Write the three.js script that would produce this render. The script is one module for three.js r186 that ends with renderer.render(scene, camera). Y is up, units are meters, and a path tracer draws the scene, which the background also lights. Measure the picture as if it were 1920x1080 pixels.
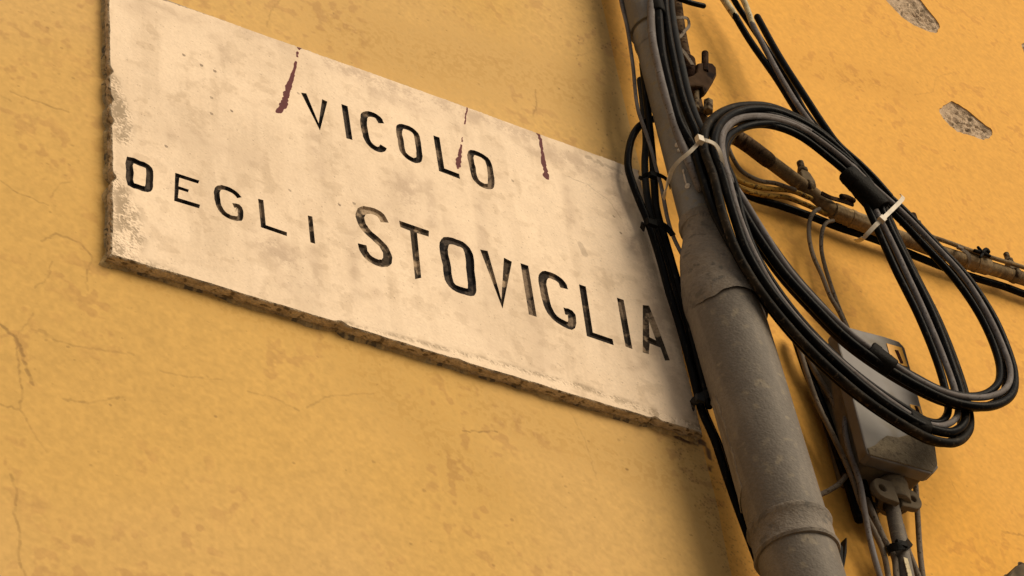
import * as THREE from 'three';
import { mergeGeometries, toCreasedNormals } from 'three/addons/utils/BufferGeometryUtils.js';

// ---------- camera, sky, sun, exposure ----------
const scene = new THREE.Scene();
const camera = new THREE.PerspectiveCamera(14.3156, 16 / 9, 0.05, 200);
camera.position.set(-1.1465,1.6,1.7485);
camera.up.set(-0.280238,0.713911,0.641715);
camera.lookAt(0.152883,3.671867,0.010980);

const SUN_DIR = new THREE.Vector3(0.52, 0.60, 0.78).normalize();
{ // pale evening sky, a little warmer and brighter around the veiled sun
  const w = 256, h = 128, d = new Float32Array(w * h * 4);
  for (let j = 0; j < h; j++) for (let i = 0; i < w; i++) {
    const phi = (i + 0.5) / w * Math.PI * 2 - Math.PI, th = (0.5 - (h - 1 - j + 0.5) / h) * Math.PI;
    const y = Math.sin(th), k = 0.5 + 0.5 * Math.max(0, y);
    const v = new THREE.Vector3(Math.cos(th) * Math.cos(phi), y, Math.cos(th) * Math.sin(phi));
    const g = Math.pow(Math.max(0, v.dot(SUN_DIR)), 3);
    const o = (j * w + i) * 4, s = 0.22 * k + 0.10 * g;
    d[o] = s * 1.0; d[o + 1] = s * 0.93; d[o + 2] = s * 0.84; d[o + 3] = 1;
  }
  const t = new THREE.DataTexture(d, w, h, THREE.RGBAFormat, THREE.FloatType);
  t.mapping = THREE.EquirectangularReflectionMapping; t.magFilter = THREE.LinearFilter; t.minFilter = THREE.LinearFilter; t.needsUpdate = true;
  scene.background = t; scene.environment = t;
}
const sun = new THREE.DirectionalLight(new THREE.Color().setRGB(1.0, 0.84, 0.62), 1.5);
sun.position.copy(SUN_DIR).multiplyScalar(8).add(new THREE.Vector3(0.4, 3.9, 0));
sun.target.position.set(0.4, 3.9, 0);
sun.castShadow = true; sun.shadow.radius = 75; sun.shadow.mapSize.set(2048, 2048);
Object.assign(sun.shadow.camera, { left: -3, right: 3, top: 3, bottom: -3, near: 0.5, far: 20 });
scene.add(sun, sun.target);
const renderer = new THREE.WebGLRenderer({ antialias: true });
renderer.setSize(1024, 576);
renderer.toneMapping = THREE.LinearToneMapping;
renderer.toneMappingExposure = 2.5;
renderer.shadowMap.enabled = true;

// ---------- helpers ----------
let seed = 7;
const rnd = () => { seed = (seed * 1664525 + 1013904223) >>> 0; return seed / 4294967296; };
const V = a => new THREE.Vector3(a[0], a[1], a[2]);
const lerp = (a, b, t) => a + (b - a) * t, clamp = (x, a = 0, b = 1) => Math.min(b, Math.max(a, x));
const sstep = (a, b, x) => { const t = clamp((x - a) / (b - a)); return t * t * (3 - 2 * t); };
// periodic value noise on a 256 lattice
const LAT = new Float32Array(65536); for (let i = 0; i < 65536; i++) LAT[i] = rnd();
function vnoise(x, y, px, py, off = 0) {
  const xi = Math.floor(x), yi = Math.floor(y); let fx = x - xi, fy = y - yi;
  fx = fx * fx * (3 - 2 * fx); fy = fy * fy * (3 - 2 * fy);
  const x0 = ((xi % px) + px) % px, x1 = (x0 + 1) % px, y0 = ((yi % py) + py) % py, y1 = (y0 + 1) % py;
  const L = (a, b) => LAT[((a + off * 37) & 255) + (((b + off * 91 + (a >> 8) * 13) & 255) << 8)];
  const a = L(x0, y0), b = L(x1, y0), c = L(x0, y1), d = L(x1, y1);
  return a + (b - a) * fx + (c - a) * fy + (a - b - c + d) * fx * fy;
}
function fbm(u, v, fx, fy, oct, off = 0, gain = 0.5) { // u,v in 0..1, tiling
  let s = 0, a = 1, t = 0;
  for (let o = 0; o < oct; o++) { s += a * vnoise(u * fx, v * fy, fx, fy, off + o); t += a; a *= gain; fx *= 2; fy *= 2; }
  return s / t;
}
const toS = c => 255 * (c <= 0.0031308 ? 12.92 * c : 1.055 * Math.pow(c, 1 / 2.4) - 0.055);
function dataTex(w, h, fn, srgb, wrap = THREE.RepeatWrapping) {
  const d = new Uint8Array(w * h * 4);
  for (let j = 0; j < h; j++) for (let i = 0; i < w; i++) {
    const c = fn(i, j), o = (j * w + i) * 4;
    if (srgb) { d[o] = clamp(toS(clamp(c[0])), 0, 255); d[o + 1] = clamp(toS(clamp(c[1])), 0, 255); d[o + 2] = clamp(toS(clamp(c[2])), 0, 255); }
    else d[o] = d[o + 1] = d[o + 2] = clamp(c, 0, 1) * 255;
    d[o + 3] = 255;
  }
  const t = new THREE.DataTexture(d, w, h, THREE.RGBAFormat);
  if (srgb) t.colorSpace = THREE.SRGBColorSpace;
  t.wrapS = t.wrapT = wrap; t.magFilter = THREE.LinearFilter; t.minFilter = THREE.LinearMipmapLinearFilter; t.generateMipmaps = true; t.needsUpdate = true;
  return t;
}
// a float mask that lines and spots are drawn into, in metres of the wall
class Mask {
  constructor(w, h, x0, y0, W, H) { Object.assign(this, { w, h, x0, y0, W, H }); this.d = new Float32Array(w * h); }
  seg(x0, y0, x1, y1, r0, r1, val, soft) {
    const sx = this.w / this.W, R = Math.max(r0, r1) + soft, d = this.d;
    const i0 = Math.max(0, Math.floor((Math.min(x0, x1) - R - this.x0) * sx)), i1 = Math.min(this.w - 1, Math.ceil((Math.max(x0, x1) + R - this.x0) * sx));
    const sy = this.h / this.H;
    const j0 = Math.max(0, Math.floor((Math.min(y0, y1) - R - this.y0) * sy)), j1 = Math.min(this.h - 1, Math.ceil((Math.max(y0, y1) + R - this.y0) * sy));
    const dx = x1 - x0, dy = y1 - y0, ll = dx * dx + dy * dy || 1e-9;
    for (let j = j0; j <= j1; j++) for (let i = i0; i <= i1; i++) {
      const x = this.x0 + (i + 0.5) / sx, y = this.y0 + (j + 0.5) / sy;
      const t = clamp(((x - x0) * dx + (y - y0) * dy) / ll), r = lerp(r0, r1, t);
      const q = Math.hypot(x - x0 - dx * t, y - y0 - dy * t);
      const m = val * (1 - sstep(r - soft * 0.5, r + soft, q)), o = j * this.w + i;
      if (m > d[o]) d[o] = m;
    }
  }
  drip(pts, radii, val) { // a run of paint with a frayed edge
    for (let k = 0; k < pts.length - 1; k++) { let [px, py] = pts[k], pr = radii[k]; for (let q = 1; q <= 5; q++) { const t = q / 5, x = lerp(pts[k][0], pts[k + 1][0], t) + (rnd() - 0.5) * 0.0014, y = lerp(pts[k][1], pts[k + 1][1], t), r = lerp(radii[k], radii[k + 1], t) * (0.65 + 0.7 * rnd()); this.seg(px, py, x, y, pr, r, val, 0.0008); px = x; py = y; pr = r; } }
  }
  crack(pts, r, val, wob = 0.003) { // a broken, wandering hairline
    for (let k = 0; k < pts.length - 1; k++) {
      const [ax, ay] = pts[k], [bx, by] = pts[k + 1], n = Math.max(2, Math.ceil(Math.hypot(bx - ax, by - ay) / 0.005));
      let px = ax, py = ay;
      for (let q = 1; q <= n; q++) {
        const t = q / n, e = q < n ? wob : 0, x = lerp(ax, bx, t) + (rnd() - 0.5) * e, y = lerp(ay, by, t) + (rnd() - 0.5) * e;
        this.seg(px, py, x, y, r * (0.5 + rnd() * 0.7), r * (0.5 + rnd() * 0.7), val * (0.35 + 0.65 * rnd()), 0.0012);
        px = x; py = y;
      }
    }
  }
  line(pts, radii, val, soft = 0.0014) {
    for (let k = 0; k < pts.length - 1; k++) this.seg(pts[k][0], pts[k][1], pts[k + 1][0], pts[k + 1][1], radii[k], radii[k + 1], val, soft);
  }
}
const used = {};
const numbered = n => { used[n] = (used[n] || 0) + 1; return used[n] === 1 ? n : n + '_' + String(used[n] - 1).padStart(3, '0'); };
function tag(o, label, category, group) { o.userData.label = label; o.userData.category = category; if (group) o.userData.group = group; return o; }
function mesh(name, geo, m, parent) {
  const o = new THREE.Mesh(geo, m); o.castShadow = o.receiveShadow = true;
  if (parent) { o.name = name; parent.add(o); } else { o.name = numbered(name); scene.add(o); }
  return o;
}
function thing(name, label, category, at, group) {
  const o = new THREE.Group(); o.name = numbered(name); scene.add(o); if (at) o.position.set(at[0], at[1], at[2]);
  return tag(o, label, category, group);
}
const shift = (g, at) => g.translate(-at[0], -at[1], -at[2]);
const merge = l => mergeGeometries(l.map(g => { const q = g.index ? g.toNonIndexed() : g; for (const k of Object.keys(q.attributes)) if (!['position', 'normal', 'uv'].includes(k)) q.deleteAttribute(k); return q; }));
const curve = (pts, closed = false, tension = 0.5) => new THREE.CatmullRomCurve3(pts.map(p => Array.isArray(p) ? V(p) : p), closed, 'centripetal', tension);
// a round cable through points in metres, with rounded ends, uv in units of 10 cm
function cableGeo(pts, r, closed = false, wob = 0) {
  const c = curve(pts, closed), len = c.getLength(), n = Math.max(12, Math.ceil(len / 0.006));
  const g = new THREE.TubeGeometry(c, n, r, 12, closed);
  const uv = g.attributes.uv, po = g.attributes.position;
  const ph = rnd() * 10;
  for (let i = 0; i < uv.count; i++) uv.setXY(i, uv.getX(i) * len * 10 + ph, uv.getY(i) * 0.35 + ph * 0.37);
  if (wob) for (let i = 0; i < po.count; i++) { const s = uv.getX(i); po.setXYZ(i, po.getX(i) + Math.sin(s * 9 + ph) * wob, po.getY(i) + Math.sin(s * 7.3 + 1 + ph) * wob, po.getZ(i) + Math.sin(s * 5.1 + 2) * wob); }
  const out = [g];
  if (!closed) for (const t of [0, 1]) {
    const s = new THREE.SphereGeometry(r * 0.995, 12, 8); s.scale(1, 1, 1); const p = c.getPointAt(t); s.translate(p.x, p.y, p.z); out.push(s);
  }
  return merge(out);
}
// a flat strap swept along points; its face turns towards out
function strapGeo(pts, w, t, out) {
  const c = curve(pts), len = c.getLength(), n = Math.max(10, Math.ceil(len / 0.003)), pos = [], uv = [], idx = [];
  for (let i = 0; i <= n; i++) {
    const p = c.getPointAt(i / n), T = c.getTangentAt(i / n), o = (typeof out === 'function' ? out(p) : out).clone();
    const N = o.sub(T.clone().multiplyScalar(o.dot(T))).normalize(), B = T.clone().cross(N);
    for (const [a, b] of [[-1, -1], [1, -1], [1, 1], [-1, 1]]) {
      const q = p.clone().addScaledVector(B, a * w / 2).addScaledVector(N, b * t / 2); pos.push(q.x, q.y, q.z); uv.push(i / n * len * 10, (a + 1) * w * 5);
    }
    if (i) for (let k = 0; k < 4; k++) { const a = (i - 1) * 4 + k, b = (i - 1) * 4 + (k + 1) % 4; idx.push(a, a + 4, b, b, a + 4, b + 4); }
  }
  idx.push(0, 1, 2, 0, 2, 3); const e = n * 4; idx.push(e, e + 2, e + 1, e, e + 3, e + 2);
  const g = new THREE.BufferGeometry();
  g.setAttribute('position', new THREE.Float32BufferAttribute(pos, 3)); g.setAttribute('uv', new THREE.Float32BufferAttribute(uv, 2)); g.setIndex(idx);
  const f = g.toNonIndexed(); f.computeVertexNormals(); return f;
}
// a body turned about the line a-b; profile = [distance along, radius]; bump(angle, s) adds to the radius
function turnedGeo(a, b, profile, seg = 40, bumpFn, crease) {
  const A = V(a), D = V(b).sub(A).normalize();
  const X = new THREE.Vector3(0, 0, 1).cross(D).normalize(), Y = D.clone().cross(X), pos = [], uv = [], idx = [];
  profile.forEach(([s, r], i) => {
    for (let k = 0; k <= seg; k++) {
      const an = k / seg * Math.PI * 2, rr = r + (bumpFn ? bumpFn(an, s, i) : 0);
      const p = A.clone().addScaledVector(D, s).addScaledVector(X, Math.cos(an) * rr).addScaledVector(Y, Math.sin(an) * rr);
      pos.push(p.x, p.y, p.z); uv.push(k / seg * r * 6.28 * 4, s * 4);
      if (i && k < seg) { const q = i * (seg + 1) + k, o = q - seg - 1; idx.push(o, o + 1, q, q, o + 1, q + 1); }
    }
  });
  const g = new THREE.BufferGeometry();
  g.setAttribute('position', new THREE.Float32BufferAttribute(pos, 3)); g.setAttribute('uv', new THREE.Float32BufferAttribute(uv, 2)); g.setIndex(idx); g.computeVertexNormals();
  return crease ? toCreasedNormals(g, 0.6) : g;
}
const cylGeo = (a, b, r, seg = 14, cap = 0.15) => { const l = V(a).distanceTo(V(b)), c = r * cap; return turnedGeo(a, b, [[0, 0.0001], [0, r - c], [c, r], [l - c, r], [l, r - c], [l, 0.0001]], seg, null, true); };
// an extruded plate with rounded edges from an outline in metres, its back at z
function plateGeo(outline, z, depth, bevel = 0.001, holes = []) {
  const s = new THREE.Shape(outline.map(p => new THREE.Vector2(p[0], p[1])));
  for (const h of holes) s.holes.push(new THREE.Path(h.map(p => new THREE.Vector2(p[0], p[1]))));
  const g = new THREE.ExtrudeGeometry(s, { depth: depth - 2 * bevel, bevelThickness: bevel, bevelSize: bevel, bevelOffset: -bevel, bevelSegments: 2, curveSegments: 8 });
  g.translate(0, 0, z + bevel); return g;
}

// ---------- materials ----------
const grit = dataTex(512, 512, (i, j) => { const u = i / 512, v = j / 512; return 0.55 * fbm(u, v, 24, 24, 4, 3) + 0.45 * fbm(u, v, 120, 120, 2, 5); });
function surf(rgb, { rgb2 = rgb, f = 6, th = [0.45, 0.65], spot = null, rough = 0.75, metal = 0, bump = 0.0004, fx = f, fy = f, fine = 0.25, off = 0, spotTh = [0.66, 0.72], extra = {} } = {}) {
  const t = dataTex(320, 320, (i, j) => {
    const u = i / 320, v = j / 320, a = sstep(th[0], th[1], fbm(u, v, fx, fy, 5, off)), g = 1 + fine * (fbm(u, v, 90, 90, 2, off + 9) - 0.5) * 2;
    let c = [lerp(rgb[0], rgb2[0], a) * g, lerp(rgb[1], rgb2[1], a) * g, lerp(rgb[2], rgb2[2], a) * g];
    if (spot) { const s = sstep(spotTh[0], spotTh[1], fbm(u, v, 26, 26, 3, off + 17)); c = c.map((x, k) => lerp(x, spot[k], s)); }
    return c;
  }, true);
  return new THREE.MeshPhysicalMaterial({ map: t, roughness: rough, metalness: metal, bumpMap: grit, bumpScale: bump, ...extra });
}
const cab = { specularIntensity: 0.06 };
const M = {
  pipe: surf([0.118, 0.100, 0.082], { rgb2: [0.158, 0.134, 0.108], fx: 9, fy: 2, spot: [0.19, 0.158, 0.115], rough: 0.7, bump: 0.0008, fine: 0.16, off: 2, spotTh: [0.62, 0.9], extra: { specularIntensity: 0.6 } }),
  pipeUp: surf([0.165, 0.158, 0.150], { rgb2: [0.14, 0.127, 0.112], fx: 7, fy: 3, spot: [0.19, 0.16, 0.11], rough: 0.6, bump: 0.0004, fine: 0.1, off: 6, spotTh: [0.55, 0.85], extra: { specularIntensity: 0.6 } }),
  cement: surf([0.135, 0.113, 0.091], { rgb2: [0.165, 0.137, 0.108], f: 6, spot: [0.09, 0.077, 0.064], rough: 0.85, bump: 0.0016, fine: 0.18, off: 4, spotTh: [0.60, 0.78] }),
  black: surf([0.0032, 0.0032, 0.0036], { rgb2: [0.006, 0.0055, 0.005], fx: 3, fy: 8, spot: [0.022, 0.018, 0.014], rough: 0.32, bump: 0.00012, fine: 0.3, off: 8, spotTh: [0.66, 0.8], extra: { specularIntensity: 0.05 } }),
  dusty: surf([0.008, 0.007, 0.006], { rgb2: [0.022, 0.017, 0.012], fx: 3, fy: 8, spot: [0.05, 0.038, 0.026], rough: 0.5, bump: 0.0002, fine: 0.3, off: 11, spotTh: [0.60, 0.78], extra: cab }),
  tape: surf([0.004, 0.004, 0.004], { rgb2: [0.009, 0.008, 0.007], fx: 8, fy: 3, rough: 0.55, bump: 0.0008, fine: 0.3, off: 12, extra: cab }),
  slate: surf([0.024, 0.025, 0.027], { rgb2: [0.036, 0.033, 0.031], f: 5, rough: 0.55, bump: 0.0002, off: 13, extra: cab }),
  grey: surf([0.17, 0.158, 0.158], { rgb2: [0.13, 0.115, 0.11], fx: 3, fy: 6, spot: [0.08, 0.065, 0.055], rough: 0.5, bump: 0.0002, fine: 0.12, off: 14, spotTh: [0.68, 0.8], extra: cab }),
  greyWarm: surf([0.15, 0.122, 0.095], { rgb2: [0.10, 0.08, 0.06], fx: 3, fy: 6, spot: [0.05, 0.038, 0.028], rough: 0.65, bump: 0.0003, fine: 0.2, off: 15, extra: cab }),
  ivory: surf([0.44, 0.36, 0.20], { rgb2: [0.34, 0.27, 0.14], f: 6, spot: [0.15, 0.11, 0.06], rough: 0.65, off: 16 }),
  yellow: surf([0.34, 0.20, 0.045], { rgb2: [0.23, 0.135, 0.035], fx: 4, fy: 6, spot: [0.06, 0.038, 0.018], rough: 0.65, off: 18, spotTh: [0.58, 0.72], extra: cab }),
  tan: surf([0.21, 0.150, 0.085], { rgb2: [0.13, 0.092, 0.055], f: 7, spot: [0.33, 0.225, 0.10], rough: 0.75, bump: 0.0008, fine: 0.25, off: 19, spotTh: [0.62, 0.78], extra: cab }),
  tanDark: surf([0.070, 0.044, 0.025], { rgb2: [0.115, 0.075, 0.042], f: 7, spot: [0.03, 0.016, 0.01], rough: 0.75, bump: 0.0008, fine: 0.25, off: 20, spotTh: [0.6, 0.74], extra: cab }),
  rust: surf([0.022, 0.011, 0.007], { rgb2: [0.050, 0.029, 0.016], f: 9, spot: [0.010, 0.006, 0.005], rough: 0.8, bump: 0.002, fine: 0.35, off: 21, extra: cab }),
  zinc: surf([0.14, 0.105, 0.065], { rgb2: [0.075, 0.055, 0.035], f: 9, spot: [0.03, 0.019, 0.012], rough: 0.7, bump: 0.001, fine: 0.3, off: 22, spotTh: [0.58, 0.74], extra: cab }),
  nylon: surf([0.50, 0.43, 0.33], { rgb2: [0.40, 0.34, 0.26], f: 6, rough: 0.5, bump: 0.0001, fine: 0.08, off: 23 }),
  boxLid: surf([0.135, 0.122, 0.116], { rgb2: [0.105, 0.092, 0.080], f: 6, spot: [0.085, 0.066, 0.042], rough: 0.65, bump: 0.0003, fine: 0.08, off: 24, spotTh: [0.56, 0.78] }),
  boxDirt: surf([0.13, 0.097, 0.056], { rgb2: [0.165, 0.128, 0.076], f: 7, spot: [0.085, 0.06, 0.034], rough: 0.9, bump: 0.001, fine: 0.3, off: 25, spotTh: [0.6, 0.74] }),
  fitting: surf([0.14, 0.112, 0.078], { rgb2: [0.10, 0.077, 0.054], f: 6, spot: [0.175, 0.14, 0.092], rough: 0.8, bump: 0.0006, fine: 0.2, off: 26, extra: cab }),
  sticker: surf([0.80, 0.40, 0.02], { rgb2: [0.68, 0.32, 0.02], f: 6, rough: 0.55, bump: 0.0001, fine: 0.1, off: 27 }),
  stickerInk: surf([0.02, 0.007, 0.005], { rgb2: [0.035, 0.011, 0.007], rough: 0.8, off: 28, extra: cab }),
  splash: surf([0.55, 0.49, 0.42], { rgb2: [0.42, 0.37, 0.31], rough: 0.6, off: 29 }),
  splash2: surf([0.21, 0.18, 0.145], { rgb2: [0.15, 0.125, 0.10], f: 8, rough: 0.8, off: 38 }),
  mortar: surf([0.50, 0.33, 0.13], { rgb2: [0.38, 0.27, 0.13], f: 14, spot: [0.16, 0.115, 0.06], rough: 0.95, bump: 0.0015, fine: 0.3, off: 30, spotTh: [0.6, 0.72] }),
  edge: surf([0.56, 0.45, 0.31], { rgb2: [0.40, 0.31, 0.20], f: 12, spot: [0.17, 0.125, 0.07], rough: 0.95, bump: 0.002, fine: 0.3, off: 40, spotTh: [0.56, 0.72] }),
  rubble: surf([0.46, 0.34, 0.23], { rgb2: [0.36, 0.262, 0.17], f: 20, spot: [0.19, 0.135, 0.082], rough: 0.95, bump: 0.002, fine: 0.3, off: 31, spotTh: [0.64, 0.74] }),
  paving: surf([0.11, 0.10, 0.09], { rgb2: [0.16, 0.145, 0.125], f: 8, rough: 0.85, bump: 0.004, fine: 0.3, off: 32 }),
};

// ---------- ground ----------
{
  const g = new THREE.PlaneGeometry(160, 160, 1, 1); g.rotateX(-Math.PI / 2); const uv = g.attributes.uv;
  for (let i = 0; i < uv.count; i++) uv.setXY(i, uv.getX(i) * 160, uv.getY(i) * 160);
  const o = mesh('ground', g, M.paving); o.userData.kind = 'structure';
}

// ---------- plastered wall ----------
const WT = 2.6, WX = -0.78, WY = 2.72;
{
  const n = 2048, mk = new Mask(n, n, WX, WY, WT, WT), sp = new Mask(n, n, WX, WY, WT, WT), ru = new Mask(n, n, WX, WY, WT, WT);
  const cracks = [
    [[[-.5326,3.3574],[-.5138,3.343],[-.4924,3.2827]], 0.0020, 0.8], [[[-.514,3.3469],[-.5099,3.3012],[-.504,3.2687],[-.5067,3.2428],[-.528,3.2429]], 0.0013, 0.6], [[[-.5067,3.2428],[-.4905,3.2169],[-.4744,3.1942]], 0.0011, 0.4],
    [[[-.4961,3.3632],[-.4838,3.3646],[-.4662,3.3566],[-.44,3.3582],[-.3765,3.3694]], 0.0013, 0.42], [[[-.4869,3.365],[-.4743,3.3592]], 0.003, 0.6], [[[-.5116,3.3501],[-.4956,3.3876]], 0.001, 0.4],
    [[[-.4583,3.2747],[-.4295,3.2784],[-.3892,3.301]], 0.0014, 0.5], [[[-.3443,3.3566],[-.3051,3.3601],[-.2684,3.3698]], 0.0011, 0.4], [[[-.2351,3.3635],[-.2045,3.3652],[-.1708,3.3563]], 0.0011, 0.4], [[[-.1601,3.3641],[-.1267,3.3947],[-.068,3.4186]], 0.001, 0.4],
    [[[-.5128,3.1515],[-.5051,3.1292],[-.5087,3.1036],[-.5025,3.0882],[-.4999,3.0449],[-.4926,3.027]], 0.0014, 0.55], [[[-.5418,3.5831],[-.5154,3.5703],[-.4827,3.5665]], 0.0011, 0.55], [[[-.5347,3.7423],[-.5076,3.7398],[-.4611,3.7404]], 0.0013, 0.55], [[[-.5477,3.7302],[-.5341,3.7251]], 0.001, 0.4],
    [[[-.4889,3.5047],[-.4719,3.524],[-.4425,3.5212],[-.4278,3.5036]], 0.0014, 0.6], [[[-.4278,3.5036],[-.4351,3.4594],[-.4317,3.448]], 0.0012, 0.5], [[[-.4949,3.4274],[-.4798,3.4502],[-.4753,3.4775]], 0.001, 0.4], [[[-.4798,3.5812],[-.4692,3.6086],[-.4541,3.6199]], 0.001, 0.35],
    [[[.0526,3.4001],[.1034,3.4153]], 0.0011, 0.75], [[[.221,3.4859],[.2353,3.4506],[.2402,3.417],[.2427,3.385]], 0.001, 0.35], [[[.2619,4.1332],[.2589,4.0996],[.2488,4.0678]], 0.0011, 0.55], [[[.3519,4.2552],[.3741,4.2727]], 0.0011, 0.5],
    [[[-.1797,4.0497],[-.1714,4.0887],[-.1559,4.1203]], 0.001, 0.4], [[[1.0946,4.5233],[1.1471,4.5573],[1.1687,4.6071],[1.2256,4.6499]], 0.0011, 0.35], [[[.8738,3.5877],[.8776,3.5693],[.8793,3.5504]], 0.001, 0.35], [[[.9466,3.5111],[.9879,3.5157]], 0.0018, 0.6], [[[.89,4.4355],[.9378,4.4865],[.9267,4.509]], 0.001, 0.25],
  ];
  for (const [p, r, v] of cracks) mk.crack(p, r, v);
  const spots = [[.2936,3.4168],[.29,3.4642],[.1063,3.2788],[.1931,3.3574],[-.2398,3.7045],[-.4725,3.8559],[-.4923,3.8854],[.9217,3.8351],[.9661,4.3835],[1.0955,4.5068],[.6894,3.4455],[-.1823,3.2738],[-.0771,3.3094],[.0707,3.2013],[-.0383,3.2005],[-.0122,3.2866]];
  spots.forEach(([x, y], i) => sp.seg(x, y, x + 0.001, y, 0.0012 + 0.0012 * rnd(), 0.0015, i ? 0.55 : 0.95, 0.001));
  for (let k = 0; k < 9000; k++) { // lime pits and flecks
    const x = WX + rnd() * WT, y = WY + rnd() * WT, a = rnd(), r = 0.0003 + 0.0011 * a * a * a, l = 0.0012 * rnd(), an = rnd() * 6.28;
    if (fbm((x - WX) / WT, (y - WY) / WT, 7, 7, 3, 41) < 0.42 + 0.2 * rnd()) continue;
    sp.seg(x, y, x + Math.cos(an) * l * 3, y + Math.sin(an) * l, r, r, 0.15 + 0.6 * rnd() * a, 0.0008);
  }
  const gm = new Mask(n, n, WX, WY, WT, WT); // patches of clinging grime, broken up by the grain below
  for (const [p, r] of [[[[-.0617,4.0992],[.0762,4.1106],[.2254,4.161],[.3563,4.1644]], 0.07], [[[-.3763,3.487],[-.2059,3.4833],[-.0625,3.4839],[.0871,3.4798]], 0.018], [[[.0837,3.4521],[.2365,3.4333],[.355,3.4187]], 0.04], [[[-.4179,3.7216],[-.42,3.5797],[-.4148,3.5107]], 0.014], [[[-.0651,3.4523],[.0684,3.3282]], 0.05], [[[.3911,3.475],[.4139,3.3846],[.438,3.3063]], 0.05], [[[.8333,4.4765],[1.0777,4.5265]], 0.04]]) gm.line(p, p.map(() => r * 0.5), 1, r);
  // rusty, mouldy run-off under the corner of the sign
  const rp = [[.3865,3.5026],[.4053,3.5033],[.4249,3.508],[.4357,3.5023],[.4352,3.4802],[.4329,3.4613]];
  ru.line(rp, [0.004, 0.007, 0.006, 0.003, 0.003, 0.004], 0.9, 0.003);
  for (let k = 0; k < 420; k++) { const t = rnd(), [x0, y0] = rp[0], e = [[.4526,3.2978]][0]; const x = lerp(x0 + 0.02, e[0], t) + (rnd() - 0.5) * 0.07, y = lerp(y0, e[1], t) + (rnd() - 0.5) * 0.05; ru.seg(x, y, x, y, 0.0008, 0.0004 + 0.0016 * rnd() * rnd(), 0.25 + 0.45 * rnd(), 0.001); }
  for (let k = 0; k < 260; k++) { const x = lerp(0.30, 0.46, Math.sqrt(rnd())), y = 3.95 + rnd() * 0.5; ru.seg(x, y, x + 0.001, y + 0.002, 0.0005, 0.0004 + 0.001 * rnd(), 0.2 + 0.3 * rnd(), 0.001); }
  const hm = new Float32Array(n * n);
  const map = dataTex(n, n, (i, j) => {
    const u = i / n, v = j / n, o = j * n + i;
    const lo = fbm(u, v, 4, 4, 4, 50), mid = fbm(u, v, 22, 22, 4, 52), fi = fbm(u, v, 470, 470, 2, 54), fl = fbm(u, v, 190, 190, 3, 56);
    const pale = sstep(0.40, 0.64, lo), wsh = fbm(u, v, 9, 3, 3, 58), gr = gm.d[o] * sstep(0.42, 0.66, 0.3 * fl + 0.7 * fi) * 0.17, dk = sstep(0.56, 0.72, fl) * 0.16 * sstep(0.42, 0.62, mid);
    const g = 0.86 * (1 - gr) * (1 + (lo - 0.5) * 0.14 + (wsh - 0.5) * 0.07 + (mid - 0.5) * 0.06 + (fi - 0.5) * 0.20 + (fl - 0.5) * 0.12) * (1 - dk);
    let c = [g * lerp(1, 0.985, pale), g * lerp(0.99, 1, pale) * (1 - dk * 0.25 - gr * 0.15), g * lerp(0.90, 1.10, pale) * (1 - gr * 0.5)];
    const m = Math.max(mk.d[o] * 0.72, sp.d[o] * 0.6 * (0.7 + 0.6 * fi));
    c = [lerp(c[0], 0.23, m), lerp(c[1], 0.21, m), lerp(c[2], 0.22, m)];
    const r = ru.d[o] * sstep(0.25, 0.55, fl);
    c = [lerp(c[0], 0.09, r), lerp(c[1], 0.07, r), lerp(c[2], 0.10, r)];
    hm[o] = 0.5 + (mid - 0.5) * 0.22 + (fl - 0.5) * 0.30 + (fi - 0.5) * 0.30 - mk.d[o] * 0.35 - sp.d[o] * 0.25;
    return c;
  }, true);
  const bump = dataTex(n, n, (i, j) => hm[j * n + i], false);
  const plasterMat = (r, g, b) => new THREE.MeshStandardMaterial({ map, bumpMap: bump, bumpScale: 0.0007, roughness: 0.95, color: new THREE.Color().setRGB(r / 0.86, g / 0.86, b / 0.86) });  // one shared map, tinted paler on the left and more orange on the right
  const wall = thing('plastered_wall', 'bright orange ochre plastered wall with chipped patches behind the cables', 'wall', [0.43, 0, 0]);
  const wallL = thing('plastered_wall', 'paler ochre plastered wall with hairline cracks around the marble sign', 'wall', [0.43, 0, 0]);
  const chips = [
    [[1.1097,4.7956],[1.1194,4.7821],[1.1351,4.7595],[1.1599,4.7509],[1.1816,4.7484],[1.2006,4.749],[1.2196,4.7572],[1.2267,4.7717],[1.2345,4.7804],[1.232,4.8009],[1.2242,4.8124],[1.2149,4.8358],[1.2032,4.8518],[1.1766,4.8566],[1.1395,4.8335]],
    [[1.1424,4.5038],[1.159,4.5259],[1.1868,4.552],[1.2032,4.5498],[1.2268,4.5396],[1.2483,4.5225],[1.2654,4.5149],[1.2661,4.5025],[1.2508,4.4827],[1.2347,4.471],[1.213,4.468],[1.1854,4.465],[1.1705,4.4637],[1.1588,4.4722],[1.1464,4.486]],
    [[1.4534,4.8458],[1.471,4.8611],[1.4833,4.8578],[1.4768,4.8322],[1.4595,4.8141],[1.4493,4.8152]],
  ];
  const rough = (pl) => { const out = []; pl.forEach((p, i) => { const q = pl[(i + 1) % pl.length]; for (let k = 0; k < 3; k++) { const t = k / 3; out.push([lerp(p[0], q[0], t) + (rnd() - 0.5) * 0.003, lerp(p[1], q[1], t) + (rnd() - 0.5) * 0.003]); } }); return out; };
  const outl = chips.map(rough);
  const seam = []; for (let y = 0; y <= 9.001; y += 0.03) seam.push([0.428 + 0.006 * (fbm(0.3, y / 9, 2, 90, 3, 45) - 0.5), y]); // where the two wall colours meet, behind the downpipe
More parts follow.
